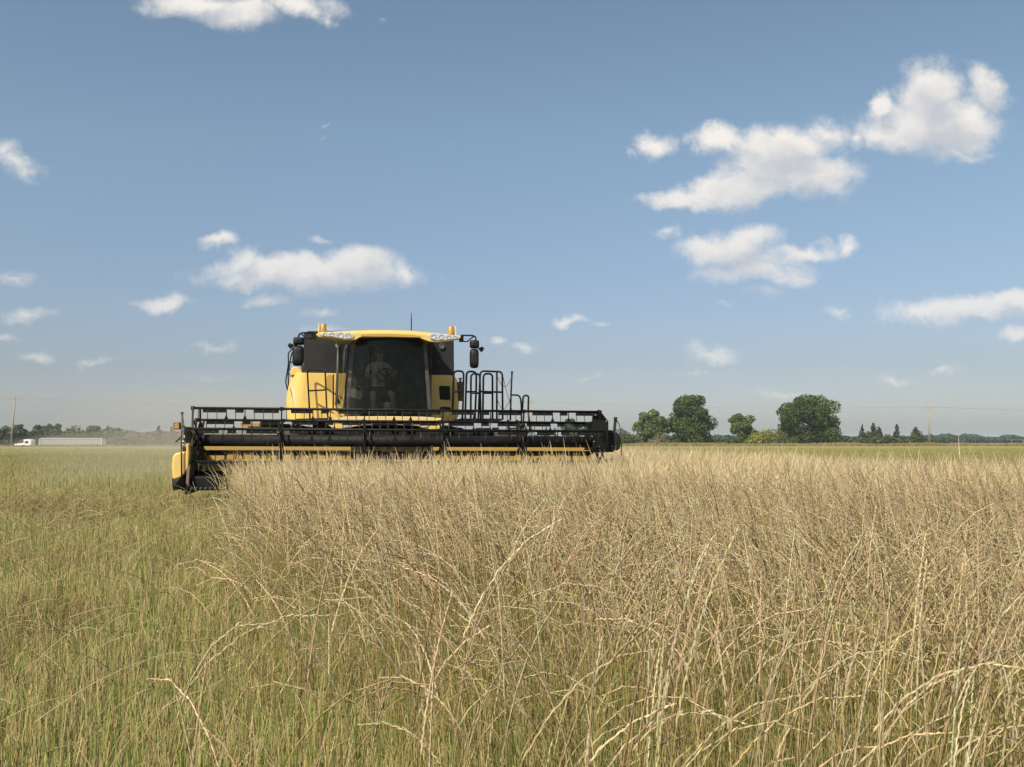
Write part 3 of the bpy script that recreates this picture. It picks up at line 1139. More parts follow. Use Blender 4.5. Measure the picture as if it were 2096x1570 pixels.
# left reel arm and its end plate
m = MB()
m.bar(K(395, 833, -.3), K(392.5, 925, -.3), .03, .04)
m.bar(K(393, 905, -.2), K(400, 908, HB + .2), .06, .1)
m.build('reel_arm', M['grey'], cmb)
m = MB()
m.bar((sx[5] + .12, -.2, zc - .02), (sx[5] + .10, HB + .2, zc - .1), .06, .12)
m.build('reel_arm', M['black'], cmb)
m = MB()
for x in (sx[2], sx[3]):
    m.bar((x + .1, .7, zc - .1), (x + .1, HB + .3, zc + .0), .04, .08)
m.tube([K(760, 893, .5), K(775, 888, .5), K(700, 886, .5)], .012, 6)
m.tube([K(700, 889, .4), K(728, 887, .4), K(740, 892, .4)], .012, 6)
m.tube([K(860, 893, .5), K(868, 889, .5), K(884, 893, .5)], .012, 6)
m.build('hydraulic_hose', M['hose'], cmb)

# right reel end shield
m = MB()
m.prism(KP([(1214, 846), (1220, 843), (1226.5, 838), (1245.5, 862), (1246.5, 926), (1217, 926)], -.02), -.02, .06)
m.prism(KP([(1213, 858), (1244, 862), (1246.5, 926), (1214, 926)], -.3), -.3, -.24)
m.box(K(1218, 900, -.3).x, K(1246, 900, -.3).x, -.26, .5, K(1230, 922, 0).z, K(1230, 864, 0).z)
m.build('reel_end_shield', M['black'], cmb, bevel=.01)
m = MB()
for px, py in ((1219, 850), (1241, 862), (1212, 893.5), (1225.5, 891.5), (1216, 904), (1226.5, 914), (1253, 914)):
    m.ball(K(px, py, -.33), .014, .01, .014, 6, 4)
m.build('bolt_heads', M['steel'], cmb)
m = MB()       # valve bank inside the right end
m.tube(KT([(1203, 872), (1199, 880), (1199, 893)], .3), .014, 6)
m.tube(KT([(1207, 871), (1212, 882), (1215, 890)], .3), .016, 6)
m.prism(KP([(1200, 875), (1208, 875), (1209, 893), (1202, 893)], .35), .35, .45)
m.build('hose_bundle', M['hose'], cmb)
# right drive box with round belt cover and marker rods
m = MB()
m.prism(KP([(1245, 881), (1252, 880), (1262, 886), (1266, 891), (1257, 926), (1246, 924)], -.1), -.1, .9)
m.build('drive_box', M['black'], cmb, bevel=.015)
m = MB()
m.prism(KP([(1258, 884), (1264, 885), (1270, 892), (1271.5, 902), (1271, 914), (1268, 920), (1262, 922.5), (1258, 922)], -.2), -.2, .8)
m.build('belt_cover', M['plastic'], cmb, bevel=.02)
m = MB()
m.bar(K(1258.5, 856, .3), K(1256, 883, .3), .025, .02)
m.bar(K(1261.5, 857, .3), K(1259, 883, .3), .025, .02)
m.bar(K(1257, 856, .28), K(1263, 856, .28), .04, .05)
m.tube(KT([(1261.5, 859), (1267, 868), (1270.5, 882), (1272.5, 900), (1272, 932)], .3), .009, 6)
m.build('marker_rod', M['hose'], cmb)
m = MB()      # right divider
m.loft([[(K(a, b, dd).x, dd, K(a, b, 0).z) for a, b in q] for dd, q in ((-1.5, [(1236, 984), (1240, 984), (1240, 988), (1236, 988)]), (-.5, [(1224, 950), (1246, 950), (1248, 990), (1222, 990)]), (.9, [(1222, 940), (1256, 940), (1256, 990), (1222, 990)]))])
m.build('crop_divider', M['yellow'], cmb, bevel=.02)

# left divider: bright shield, inner wall, dark nose
LD = -.55
shield = [(351, 938), (353.5, 931), (359, 927.5), (370, 925), (380, 925.5), (381, 908.5), (386.5, 908.5), (387, 930), (385.5, 957), (375, 973), (369, 975), (362, 979.5), (351.5, 981), (349.5, 960)]
m = MB()
m.loft([[(K(a, b, LD).x * 1.0 + (cxo if a < 375 else 0), LD + dd, K(a, b, LD).z) for a, b in shield] for dd, cxo in ((0, .03), (.08, 0), (.8, 0), (1.5, .02))])
dv = m.build('crop_divider', M['yellow'], cmb, bevel=.025)
m = MB()
m.tube([K(372.3, 926, LD - .03), K(372.5, 950, LD - .03), K(373, 974, LD - .03)], .008, 5)
m.build('seam', M['black'], dv)
m = MB()
m.loft([[(K(a, b, dd).x, dd, K(a, b, LD).z) for a, b in q] for dd, q in
        ((-1.5, [(352, 984), (362, 983), (363, 997), (354, 998)]), (-.9, [(351.5, 981.5), (368, 977), (372, 999), (354, 999.5)]), (LD, [(351.5, 981.5), (376, 972), (384, 1000), (354, 999.5)]), (.8, [(352, 981.5), (392, 960), (392, 1000), (354, 999.5)]))])
m.build('divider_nose', M['black'], dv, bevel=.01)
m = MB()       # inner side wall of the header, its shade painted in as brown
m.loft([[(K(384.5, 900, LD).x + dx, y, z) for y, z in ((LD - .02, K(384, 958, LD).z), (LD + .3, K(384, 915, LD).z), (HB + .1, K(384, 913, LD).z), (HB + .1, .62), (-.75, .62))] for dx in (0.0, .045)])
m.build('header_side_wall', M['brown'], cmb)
m = MB()
m.prism(KP([(388, 925), (397, 925), (400, 958), (404, 984), (384, 984)], HB - .1), HB - .1, HB)
m.build('side_gusset', M['brown'], cmb)
for pl in ([(404, 946), (408, 945.5), (409, 957), (405.5, 957)], [(408.5, 945), (413, 946), (412, 951), (408.5, 951)], [(415, 951), (418, 952), (421, 964), (415, 964)]):
    MB().prism(KP(pl, .1), .1, .14).build('sunlit_bracket', M['yellow'], cmb)
# left lower bat rods and skid seen under the beam
m = MB()
m.box(K(392, 985, -.5).x, K(440, 985, -.5).x, -.5, .6, K(400, 999, -.5).z, K(400, 975, -.5).z)
m.build('header_skid', M['black'], cmb, bevel=.03)
# hydraulic block and hoses, marker light and rods at the left end
m = MB()
m.prism(KP([(375, 878), (381, 876), (386, 880), (387, 892), (388, 905), (380, 907), (376, 900)], 0.1), .1, .35)
m.prism(KP([(373, 915), (381, 915), (380, 924), (373.5, 924)], 0), 0, .2)
m.build('hydraulic_block', M['black'], cmb, bevel=.01)
m = MB()
m.tube(KT([(376, 894.5), (380, 894)], 0), .03, 10)
m.tube(KT([(371.5, 903.5), (379.5, 904.5)], 0), .022, 10)
m.tube(KT([(373, 911), (378, 911)], 0), .018, 10)
m.build('hydraulic_fitting', M['steel'], cmb)
m = MB()
m.tube(KT(arc([(371, 873), (377, 872), (383, 879)], 4), 0), .016, 6)
m.tube(KT([(371, 893), (359.5, 905)], 0), .012, 6)
m.tube(KT([(371, 898), (366, 900), (359.5, 905)], 0), .010, 6)
m.tube(KT(arc([(374, 871), (378, 880), (376, 900), (377, 922)], 4), 0), .014, 6)
m.build('hydraulic_hose', M['hose'], cmb)
m = MB()
m.tube(KT([(372.5, 845), (372, 880), (371, 925), (371.5, 975)], -.6), [.014, .014, .011, .01], 7)
m.tube(KT([(374, 848), (376.5, 872)], -.6), .007, 5)
m.ball(K(372.8, 845, -.6), .034, .034, .014, 10, 5)
m.build('marker_rod', M['grey'], cmb)
m = MB()
m.prism(KP([(354.8, 865.5), (369.5, 864.5), (370, 879), (355.5, 879.5)], -.42), -.42, -.38)
ml = m.build('marker_light', M['plastic'], cmb)
m = MB()
m.prism(KP([(356.3, 867), (366.5, 866.3), (367, 878), (357, 878.6)], -.45), -.45, -.41)
m.build('amber_lens', M['amber'], ml, bevel=.01)
# amber marker plates behind the reel
m = MB()
m.prism(KP([(491, 866.5), (531, 866.5), (531.5, 874), (506, 873), (505, 873.5), (493, 873)], 1.6), 1.6, 1.66)
m.build('folded_marker_plate', M['amber'], cmb)
m = MB()
m.prism(KP([(507, 872.5), (532, 873), (532, 875.5), (507, 875)], 1.58), 1.58, 1.66)
m.bar(K(530, 871, 1.7), K(590, 872, 3.2), .08, .08)
m.build('marker_arm', M['black'], cmb)

# --- the driver in the cab
def person():
    pel = K(776, 800, 2.98)
    px_ = lambda a, b, d: K(a, b, d)
    J = {
        'pelvis': (pel, .15), 'belly': (px_(775, 782, 2.97), .145), 'chest': (px_(775, 758, 2.96), .165), 'collar': (px_(775, 745, 2.95), .10),
        'neck': (px_(777, 739, 2.90), .055), 'head0': (px_(778, 732, 2.87), .072), 'head1': (px_(779, 724, 2.86), .088), 'head2': (px_(779, 718, 2.87), .07),
        'ls': (px_(757, 748, 2.96), .068), 'le': (px_(750, 771, 2.86), .05), 'lw': (px_(769, 768, 2.77), .033),
        'rs': (px_(793, 748, 2.96), .068), 're': (px_(806, 770, 2.88), .05), 'rw': (px_(809, 764, 2.77), .033),
        'lh': (px_(768, 803, 2.9), .10), 'lk': (px_(764, 806, 2.5), .075), 'la': (px_(766, 842, 2.55), .05), 'lt': (px_(766, 846, 2.42), .045),
        'rh': (px_(785, 803, 2.9), .10), 'rk': (px_(803, 806, 2.5), .075), 'ra': (px_(808, 842, 2.55), .05), 'rt': (px_(809, 846, 2.42), .045)}
    names = list(J)
    E = [('pelvis', 'belly'), ('belly', 'chest'), ('chest', 'collar'), ('collar', 'neck'), ('neck', 'head0'), ('head0', 'head1'), ('head1', 'head2'),
         ('collar', 'ls'), ('ls', 'le'), ('le', 'lw'), ('collar', 'rs'), ('rs', 're'), ('re', 'rw'),
         ('pelvis', 'lh'), ('lh', 'lk'), ('lk', 'la'), ('la', 'lt'), ('pelvis', 'rh'), ('rh', 'rk'), ('rk', 'ra'), ('ra', 'rt')]
    vs = [CM @ J[n][0] for n in names]
    rs = [J[n][1] for n in names]
    es = [(names.index(a), names.index(b)) for a, b in E]
    for wn_, c_, s_ in (('lw', K(771, 766, 2.75), -1), ('rw', K(808, 762, 2.75), 1)):   # palm and five fingers round the wheel rim
        base = names.index(wn_)
        palm = len(vs)
        vs.append(CM @ (c_ + Vector((0, -.01, .02)))); rs.append(.030)
        es.append((base, palm))
        for q in range(5):
            ln = (.045, .075, .082, .077, .06)[q]
            off = Vector(((q - 2) * .017, 0, 0))
            a = c_ + Vector((off.x, -.03, .035 if q else .01)) + (Vector((-s_ * .03, .0, 0)) if q == 0 else Vector((0, 0, 0)))
            b = a + Vector((0, -ln * .5, -ln * .25))
            c2 = b + Vector((0, ln * .1, -ln * .45))
            i0 = len(vs)
            for p, r_ in ((a, .0105), (b, .0095), (c2, .008)):
                vs.append(CM @ p); rs.append(r_)
            es += [(palm, i0), (i0, i0 + 1), (i0 + 1, i0 + 2)]
    me = bpy.data.meshes.new('person')
    o0 = Vector(vs[0])
    me.from_pydata([Vector(v_) - o0 for v_ in vs], es, [])
    o = bpy.data.objects.new('person', me)
    COL.objects.link(o)
    o.location = o0
    sk = o.modifiers.new('skin', 'SKIN')
    for i, r_ in enumerate(rs):
        me.skin_vertices[0].data[i].radius = (r_, r_ * .9)
        me.skin_vertices[0].data[i].use_root = (i == 0)
    sb = o.modifiers.new('sub', 'SUBSURF')
    sb.levels = sb.render_levels = 1
    # skin, shirt and trousers by height on one body
    mm = bpy.data.materials.new('clothed_body')
    mm.use_nodes = True
    t = mm.node_tree
    b = t.nodes['Principled BSDF']
    b.inputs['Roughness'].default_value = .9
    g = t.nodes.new('ShaderNodeTexCoord')
    sp = t.nodes.new('ShaderNodeSeparateXYZ')
    t.links.new(g.outputs['Object'], sp.inputs[0])
    zt = (vs[names.index('neck')] - o0).z - .02
    a1 = mth('GREATER_THAN', sp.outputs[2], zt, tree=t)
    a2 = mth('GREATER_THAN', sp.outputs[2], .08, tree=t)
    wy = (vs[names.index('lw')] - o0).y + .05
    a3 = mth('MULTIPLY', mth('LESS_THAN', sp.outputs[1], wy, tree=t), a2, tree=t)
    c = mixc(a2, (0.035, 0.04, 0.05), (0.34, 0.35, 0.36), t)
    c = mixc(mth('MAXIMUM', a1, a3, tree=t), c, (0.26, 0.15, 0.10), t)
    t.links.new(c, b.inputs['Base Color'])
    me.materials.append(mm)
    tag(o, 'person in pale grey shirt sitting at the steering wheel inside the combine cab', 'person')
    hc = vs[names.index('head1')] - o0
    f = Vector((math.sin(YAW), -math.cos(YAW), 0))
    sd = Vector((math.cos(YAW), math.sin(YAW), 0))
    m = MB()       # cap with a peak
    for zz in range(1):
        secs = []
        for z, r_ in ((.02, .104), (.06, .106), (.10, .085), (.125, .03)):
            secs.append([tuple(hc + sd * (r_ * math.cos(a)) + f * (r_ * math.sin(a)) + Vector((0, 0, z))) for a in np.linspace(0, 2 * PI, 17)[:-1]])
        m.loft(secs, smooth=True)
    pk = [hc + sd * x + f * y + Vector((0, 0, z)) for x, y, z in ((-.085, .07, .03), (-.06, .16, .015), (.06, .16, .015), (.085, .07, .03))]
    m.add(pk + [p + Vector((0, 0, .01)) for p in pk], [(0, 1, 2, 3), (7, 6, 5, 4), (0, 4, 5, 1), (1, 5, 6, 2), (2, 6, 7, 3), (3, 7, 4, 0)])
    m.build('cap', M['trousers'], o)
    m = MB()
    m.ball(tuple(hc + f * .095 + Vector((0, 0, -.02))), .014, .02, .022, 8, 6)
    m.build('nose', M['skin'], o)
    for s_ in (-1, 1):
        m = MB()
        m.ball(tuple(hc + f * .088 + sd * (.033 * s_) + Vector((0, 0, .005))), .013, .008, .008, 8, 6)
        m.build('eye', M['black'], o)
        m = MB()
        m.ball(tuple(hc + sd * (.098 * s_) + Vector((0, 0, -.01))), .012, .02, .03, 8, 6)
        m.build('ear', M['skin'], o)
    m = MB()
    m.tube([hc + f * .084 + sd * x + Vector((0, 0, -.055)) for x in (-.03, 0, .03)], .006, 5)
    m.build('mouth', M['rust'], o)


person()

# ------------------------------------------------------------------ ground
rng = np.random.default_rng(11)
_G = rng.random((8, 64, 64))


def vnoise(x, y, scale, k=0):
    """smooth value noise 0..1"""
    g = _G[k % 8]
    a, b = x / scale + 13.7 * k, y / scale + 7.3 * k
    ia, ib = np.floor(a).astype(int), np.floor(b).astype(int)
    fa, fb = a - ia, b - ib
    fa, fb = fa * fa * (3 - 2 * fa), fb * fb * (3 - 2 * fb)
    q = lambda i, j: g[i % 64, j % 64]
    return (q(ia, ib) * (1 - fa) + q(ia + 1, ib) * fa) * (1 - fb) + (q(ia, ib + 1) * (1 - fa) + q(ia + 1, ib + 1) * fa) * fb


def sstep(a, b, x):
    t = np.clip((x - a) / (b - a), 0, 1)
    return t * t * (3 - 2 * t)


def gz(x, y):
    x, y = np.asarray(x, float), np.asarray(y, float)
    z = .46 * sstep(60, 118, y)
    z = z - 1.0 * sstep(200, 222, y) * sstep(-20, -42, x)
    return z + .03 * (vnoise(x, y, 9, 1) - .5) * sstep(400, 60, y)


def build_ground():
    ys = np.concatenate([-np.geomspace(6000, 20, 10), np.linspace(-10, 60, 36), np.linspace(64, 280, 55), np.geomspace(300, 6000, 22)])
    xs = np.concatenate([-np.geomspace(6000, 160, 12), np.linspace(-150, 150, 76), np.geomspace(160, 6000, 12)])
    X, Y = np.meshgrid(xs, ys)
    Z = gz(X, Y)
    V = np.stack([X, Y, Z], -1).reshape(-1, 3)
    nx, ny = len(xs), len(ys)
    i = np.arange(nx - 1)[None, :] + np.arange(ny - 1)[:, None] * nx
    Fq = np.stack([i, i + 1, i + nx + 1, i + nx], -1).reshape(-1, 4)
    m = bpy.data.materials.new('field_soil_and_stubble')
    m.use_nodes = True
    t = m.node_tree
    b = t.nodes['Principled BSDF']
    b.inputs['Roughness'].default_value = 1.0
    b.inputs['Specular IOR Level'].default_value = 0.05
    co = t.nodes.new('ShaderNodeTexCoord').outputs['Object']
    sp = t.nodes.new('ShaderNodeSeparateXYZ')
    t.links.new(co, sp.inputs[0])
    n1 = noise(co, .05, 6, .6, t)
    n2 = noise(co, 1.3, 8, .7, t)
    st = t.nodes.new('ShaderNodeMapping')
    st.inputs['Scale'].default_value = (.06, .9, 1)
    t.links.new(co, st.inputs['Vector'])
    n3 = noise(st.outputs[0], 1.0, 5, .6, t)
    far = mixc(n1.outputs['Fac'], (.33, .29, .10), (.26, .26, .07), t)
    far = mixc(mth('MULTIPLY', n3.outputs['Fac'], .5, tree=t), far, (.42, .34, .15), t)
    far = mixc(mth('MULTIPLY', n2.outputs['Fac'], .45, tree=t), far, (.15, .14, .04), t)
    near = mixc(n2.outputs['Fac'], (.10, .085, .035), (.27, .23, .09), t)
    r = t.nodes.new('ShaderNodeMapRange')
    r.inputs['From Min'].default_value = 45
    r.inputs['From Max'].default_value = 95
    t.links.new(sp.outputs[1], r.inputs['Value'])
    t.links.new(mixc(r.outputs[0], near, far, t), b.inputs['Base Color'])
    bp = t.nodes.new('ShaderNodeBump')
    bp.inputs['Strength'].default_value = 1
    bp.inputs['Distance'].default_value = .1
    t.links.new(noise(co, 5, 6, .7, t).outputs['Fac'], bp.inputs['Height'])
    t.links.new(bp.outputs[0], b.inputs['Normal'])
    tag(np_mesh('ground', V, Fq, m, smooth=True), kind='structure')


build_ground()

# ------------------------------------------------------------------ trees
def leaves(centres, radii, n, size, base, name, parent, tintv=.25, seed=0, flat=1.0):
    """leaf clumps: small quads spread over and inside overlapping lumps"""
    g = np.random.default_rng(seed)
    centres, radii = np.array(centres), np.array(radii)
    wgt = radii.prod(1) ** (2 / 3)
    k = g.choice(len(centres), n, p=wgt / wgt.sum())
    d = g.normal(size=(n, 3))
    d /= np.linalg.norm(d, axis=1)[:, None]
    rr = g.uniform(.55, 1.08, n) ** .6
    P = centres[k] + d * radii[k] * rr[:, None]
    nrm = d + g.normal(size=(n, 3)) * .55
    nrm /= np.linalg.norm(nrm, axis=1)[:, None]
    a = np.cross(nrm, g.normal(size=(n, 3)))
    a /= np.linalg.norm(a, axis=1)[:, None]
    b = np.cross(nrm, a)
    s = size * g.uniform(.5, 1.25, n)[:, None]
    V = np.stack([P - a * s, P - b * s * .7, P + a * s, P + b * s * .7], 1).reshape(-1, 3)
    Fq = np.arange(4 * n).reshape(-1, 4)
    ck = g.uniform(1 - tintv, 1 + tintv, len(centres))[k] * g.uniform(.75, 1.25, n)
    yel = g.uniform(0, 1, n)[:, None] * .35
    c = np.array(base)[None] * ck[:, None]
    c = c * (1 - yel) + c * np.array([1.45, 1.15, .8]) * yel
    return np_mesh(name, V, Fq, M['leaf'], np.repeat(c, 4, 0), parent)


def tree(name, label, cat, px0, px1, pyt, Y, col=(.055, .085, .025), kind='round', n=5000, size=.36, lumps=34, seed=1, group=None, basey=None, tall=.0):
    g = np.random.default_rng(seed)
    a, b = at(px0, pyt, Y), at(px1, pyt, Y)
    x0, x1, ztop = a.x, b.x, a.z
    cx, hw = (x0 + x1) / 2, (x1 - x0) / 2
    zb = float(gz(cx, Y)) if basey is None else basey
    h = ztop - zb
    root = empty(name, (cx, Y, zb))
    tag(root, label, cat, group)
    C, Rd = [], []
    lo = tall
    for i in range(lumps):
        if kind == 'cone':
            t = (i + .5) / lumps
            t = t ** .8
            wq = (1 - t) ** .85 * hw * .75
            ang = g.uniform(0, 2 * PI)
            q = g.uniform(.2, 1)
            C.append((wq * q * math.cos(ang), wq * q * math.sin(ang), h * (.05 + .9 * t)))
            r_ = hw * (.36 * (1 - t) + .07) * g.uniform(.7, 1.2)
            Rd.append((r_, r_, r_ * 1.3))
        elif kind == 'shrub':
            ang = g.uniform(0, 2 * PI)
            q = math.sqrt(g.uniform(0, 1))
            xx = hw * .85 * q * math.cos(ang)
            top = h * (1 - .5 * (abs(xx) / hw) ** 2) * g.uniform(.55, 1.0)
            r_ = g.uniform(.16, .34) * h
            C.append((xx, hw * .5 * q * math.sin(ang), max(r_ * .7, g.uniform(.1, 1) * (top - r_))))
            Rd.append((r_ * 1.15, r_ * 1.15, r_))
        else:
            while True:
                p = g.uniform(-1, 1, 3)
                l = (np.abs(p) ** 2.7).sum() ** (1 / 2.7)
                if .34 < l < .90:
                    break
            ez = (h - lo * h) / 2
            sq = 1 - .08 * max(0, -p[2])
            r_ = g.uniform(.17, .34) * min(hw, h / 2)
            C.append((p[0] * (hw - r_ * .6) * sq, p[1] * (hw - r_ * .6) * sq, lo * h + ez + p[2] * (ez - r_ * .45)))
            Rd.append((r_ * g.uniform(.9, 1.3), r_ * g.uniform(.9, 1.3), r_ * g.uniform(.75, 1.05)))
    if kind == 'round':
        for i in range(lumps // 3):      # skirt of low branches reaching the grass
            ang = g.uniform(0, 2 * PI)
            q = g.uniform(.3, .85)
            r_ = g.uniform(.14, .24) * hw
            C.append((hw * q * math.cos(ang), hw * q * math.sin(ang), r_ * g.uniform(.5, 1.6)))
            Rd.append((r_ * 1.4, r_ * 1.3, r_))
        C.append((0, 0, lo * h + (h - lo * h) / 2))
        Rd.append((hw * .55, hw * .55, (h - lo * h) * .33))
    leaves(C, Rd, n, size, col, 'crown', root, seed=seed + 50)
    m = MB()
    tr = max(.05, h * .03)
    m.tube([(0, 0, -.3), (h * .01, 0, h * .3), (-h * .01, h * .01, h * .62)], [tr, tr * .75, tr * .3], 7)
    for i in range(5):
        ang = i * 1.3
        z0 = h * (.18 + .08 * i)
        m.tube([(0, 0, z0), (hw * .3 * math.cos(ang), hw * .3 * math.sin(ang), z0 + h * .14), (hw * .5 * math.cos(ang), hw * .5 * math.sin(ang), z0 + h * .3)], [tr * .5, tr * .35, tr * .12], 5)
    m.build('trunk', M['wood'], root)
    return root


GT = 'trees along the far field edge'
DG, MG, PG = (.060, .092, .018), (.090, .125, .028), (.13, .14, .06)
tree('broadleaf_tree', 'big dark green rounded tree, largest of all, right of the yellow-green bush', 'tree', 1583, 1724, 804, 250, DG, n=24000, size=.30, lumps=64, seed=3, group=GT)
tree('broadleaf_tree', 'tall dark tree with a squared crown, the second largest in the field edge row', 'tree', 1364, 1466, 808, 250, DG, n=16000, size=.30, lumps=46, seed=4, group=GT)
tree('broadleaf_tree', 'mid green rounded tree just left of the tall squared dark tree', 'tree', 1291, 1380, 836, 253, MG, n=11000, size=.30, lumps=36, seed=5, group=GT)
tree('broadleaf_tree', 'small open crowned tree standing left of the yellow-green bush', 'tree', 1490, 1552, 842, 250, MG, n=6000, size=.28, lumps=22, seed=6, group=GT)
tree('broadleaf_tree', 'small mid green tree seen through the right end of the reel', 'tree', 1148, 1199, 852, 250, (.075, .11, .035), n=4500, size=.26, lumps=22, seed=7, group=GT)
GS = 'bushes below the field edge trees'
tree('bush', 'yellow-green bush between the small open tree and the biggest tree', 'bush', 1532, 1602, 861, 247, (.19, .20, .045), 'shrub', 3800, .27, 24, 8, GS)
tree('bush', 'grey-green bush at the right foot of the reel, left of the mid green tree', 'bush', 1240, 1312, 872, 248, (.085, .11, .05), 'shrub', 3000, .26, 20, 9, GS)
tree('bush', 'pale dusty bush in front of the mid green tree', 'bush', 1325, 1376, 880, 246, (.17, .17, .09), 'shrub', 2200, .24, 16, 10, GS)
tree('bush', 'low dark hedge-like bush between the squared dark tree and the open tree', 'bush', 1440, 1512, 890, 249, (.06, .08, .03), 'shrub', 2200, .26, 18, 11, GS)
tree('bush', 'low bush at the left foot of the biggest tree', 'bush', 1560, 1640, 882, 246, (.085, .12, .035), 'shrub', 2500, .26, 18, 12, GS)
tree('bush', 'low grey-green bush at the right foot of the biggest tree', 'bush', 1712, 1760, 890, 248, (.075, .095, .045), 'shrub', 1800, .26, 14, 13, GS)
tree('bush', 'wide grey-green bush below the double cedar tops', 'bush', 1738, 1828, 880, 250, (.08, .10, .045), 'shrub', 3400, .26, 24, 14, GS)
tree('bush', 'brownish bush between the two single cedars and the double cedar', 'bush', 1800, 1860, 890, 249, (.10, .095, .05), 'shrub', 2000, .25, 16, 15, GS)
tree('bush', 'round green bush beside the right power pole', 'bush', 1850, 1902, 884, 249, (.07, .10, .035), 'shrub', 2400, .26, 18, 16, GS)
GC = 'pointed cedars in the far row'
CG = (.055, .075, .035)
tree('cedar_tree', 'thin pointed cedar top, left one of the close pair', 'tree', 1752, 1778, 866, 252, CG, 'cone', 1300, .24, 22, 17, GC)
tree('cedar_tree', 'wider pointed cedar, right one of the close pair', 'tree', 1764, 1810, 864, 251, CG, 'cone', 2000, .25, 26, 18, GC)
tree('cedar_tree', 'blunt topped cedar touching the close pair on its right side', 'tree', 1782, 1816, 871, 253, CG, 'cone', 1500, .25, 20, 19, GC)
tree('cedar_tree', 'single sharply pointed cedar halfway between the close pair and the right pole', 'tree', 1819, 1852, 866, 251, CG, 'cone', 1800, .25, 24, 20, GC)
tree('cedar_tree', 'broad pointed cedar next to the right power pole', 'tree', 1850, 1900, 873, 251, CG, 'cone', 2400, .26, 26, 21, GC)
for i, (a, b, c, lb) in enumerate(((1078, 1096, 872, 'small cedar seen through the reel beside the end of the railing'), (1110, 1126, 872, 'thin cedar seen through the reel midway to the small green tree'), (1127, 1144, 874, 'thin cedar seen through the reel just left of the small green tree'), (1196, 1222, 880, 'low cedar behind the right end shield of the reel'))):
    tree('cedar_tree', lb, 'tree', a, b, c, 255, CG, 'cone', 1000, .24, 16, 30 + i, GC)
tree('bush', 'low olive bush seen through the reel left of the small green tree', 'bush', 1085, 1150, 886, 253, (.09, .11, .05), 'shrub', 2400, .26, 18, 36, GS)
GL = 'hazy trees behind the truck'
LG = (.06, .075, .035)
for i, (a, b, c, kd, lb) in enumerate((
        (-60, 20, 872, 'round', 'hazy broad tree cut by the left edge of the picture'), (4, 66, 866, 'round', 'hazy broad tree right behind the left power pole'),
        (60, 108, 868, 'round', 'hazy rounded tree above the gap between cab and trailer'), (92, 136, 863, 'round', 'hazy dome shaped tree above the front of the trailer'),
        (138, 168, 856, 'shrub', 'tallest of the hazy trees behind the trailer'), (172, 212, 867, 'round', 'hazy round tree above the rear end of the trailer'),
        (214, 228, 870, 'cone', 'small pointed hazy tree right of the trailer'), (232, 254, 873, 'shrub', 'low two lobed hazy tree right of the trailer'),
        (312, 338, 869, 'cone', 'pointed tree fading in the dust left of the amber marker'), (342, 362, 872, 'cone', 'pointed tree fading in the dust directly behind the amber marker'))):
    tree('hazy_tree', lb, 'tree', a, b, c, 330, LG, kd, 3200 if kd == 'round' else 1500, .42, 26, 60 + i, GL, basey=-.6)


def woods(name, label, prof, Y, col, seed, size=.9, depth=14, dens=3.0):
    """far-off wood reading as one mass; prof = [(px, py top)]"""
    g = np.random.default_rng(seed)
    C, Rd = [], []
    px = prof[0][0]
    while px < prof[-1][0]:
        py = np.interp(px, [p[0] for p in prof], [p[1] for p in prof])
        p = at(px, py, Y)
        zb = float(gz(p.x, Y)) - .3
        h = p.z - zb
        for q in range(3):
            r_ = h * g.uniform(.28, .45)
            C.append((p.x + g.uniform(-1, 1), Y + g.uniform(0, depth) * (q > 0), zb + (h - r_ if q == 0 else g.uniform(.2, .8) * h)))
            Rd.append((r_ * g.uniform(1, 1.6), r_, r_))
        px += h * .28 / Y * F_PX
    n = int(len(C) * 90 * dens)
    o = leaves(C, Rd, n, size, col, name, None, .18, seed)
    tag(o, label, 'woods', kind='stuff')


pr = [(1880, 893), (1908, 894), (1921, 892), (1943, 889.5), (1955, 892), (1966, 894), (1975, 894), (1985, 890.5), (1998, 890), (2004, 897), (2012, 897.5), (2020, 894.5), (2035, 896), (2052, 896.5), (2062, 889.5), (2072, 891), (2082, 893), (2100, 896), (2180, 892), (2300, 896)]
woods('far_woods', 'low grey-green far wood along the horizon right of the right pole', pr, 620, (.075, .09, .055), 71)
g0 = np.random.default_rng(5)
woods('far_woods', 'low wood beyond the field behind the big trees', [(x, 894 + g0.uniform(-1.5, 2)) for x in range(1060, 1900, 14)], 520, (.06, .085, .035), 72, dens=2)
woods('far_woods', 'long low dusty wood behind truck and combine', [(x, 884 + g0.uniform(-3, 3)) for x in range(-160, 1060, 14)], 360, (.10, .095, .05), 73, size=.6, dens=2.6)

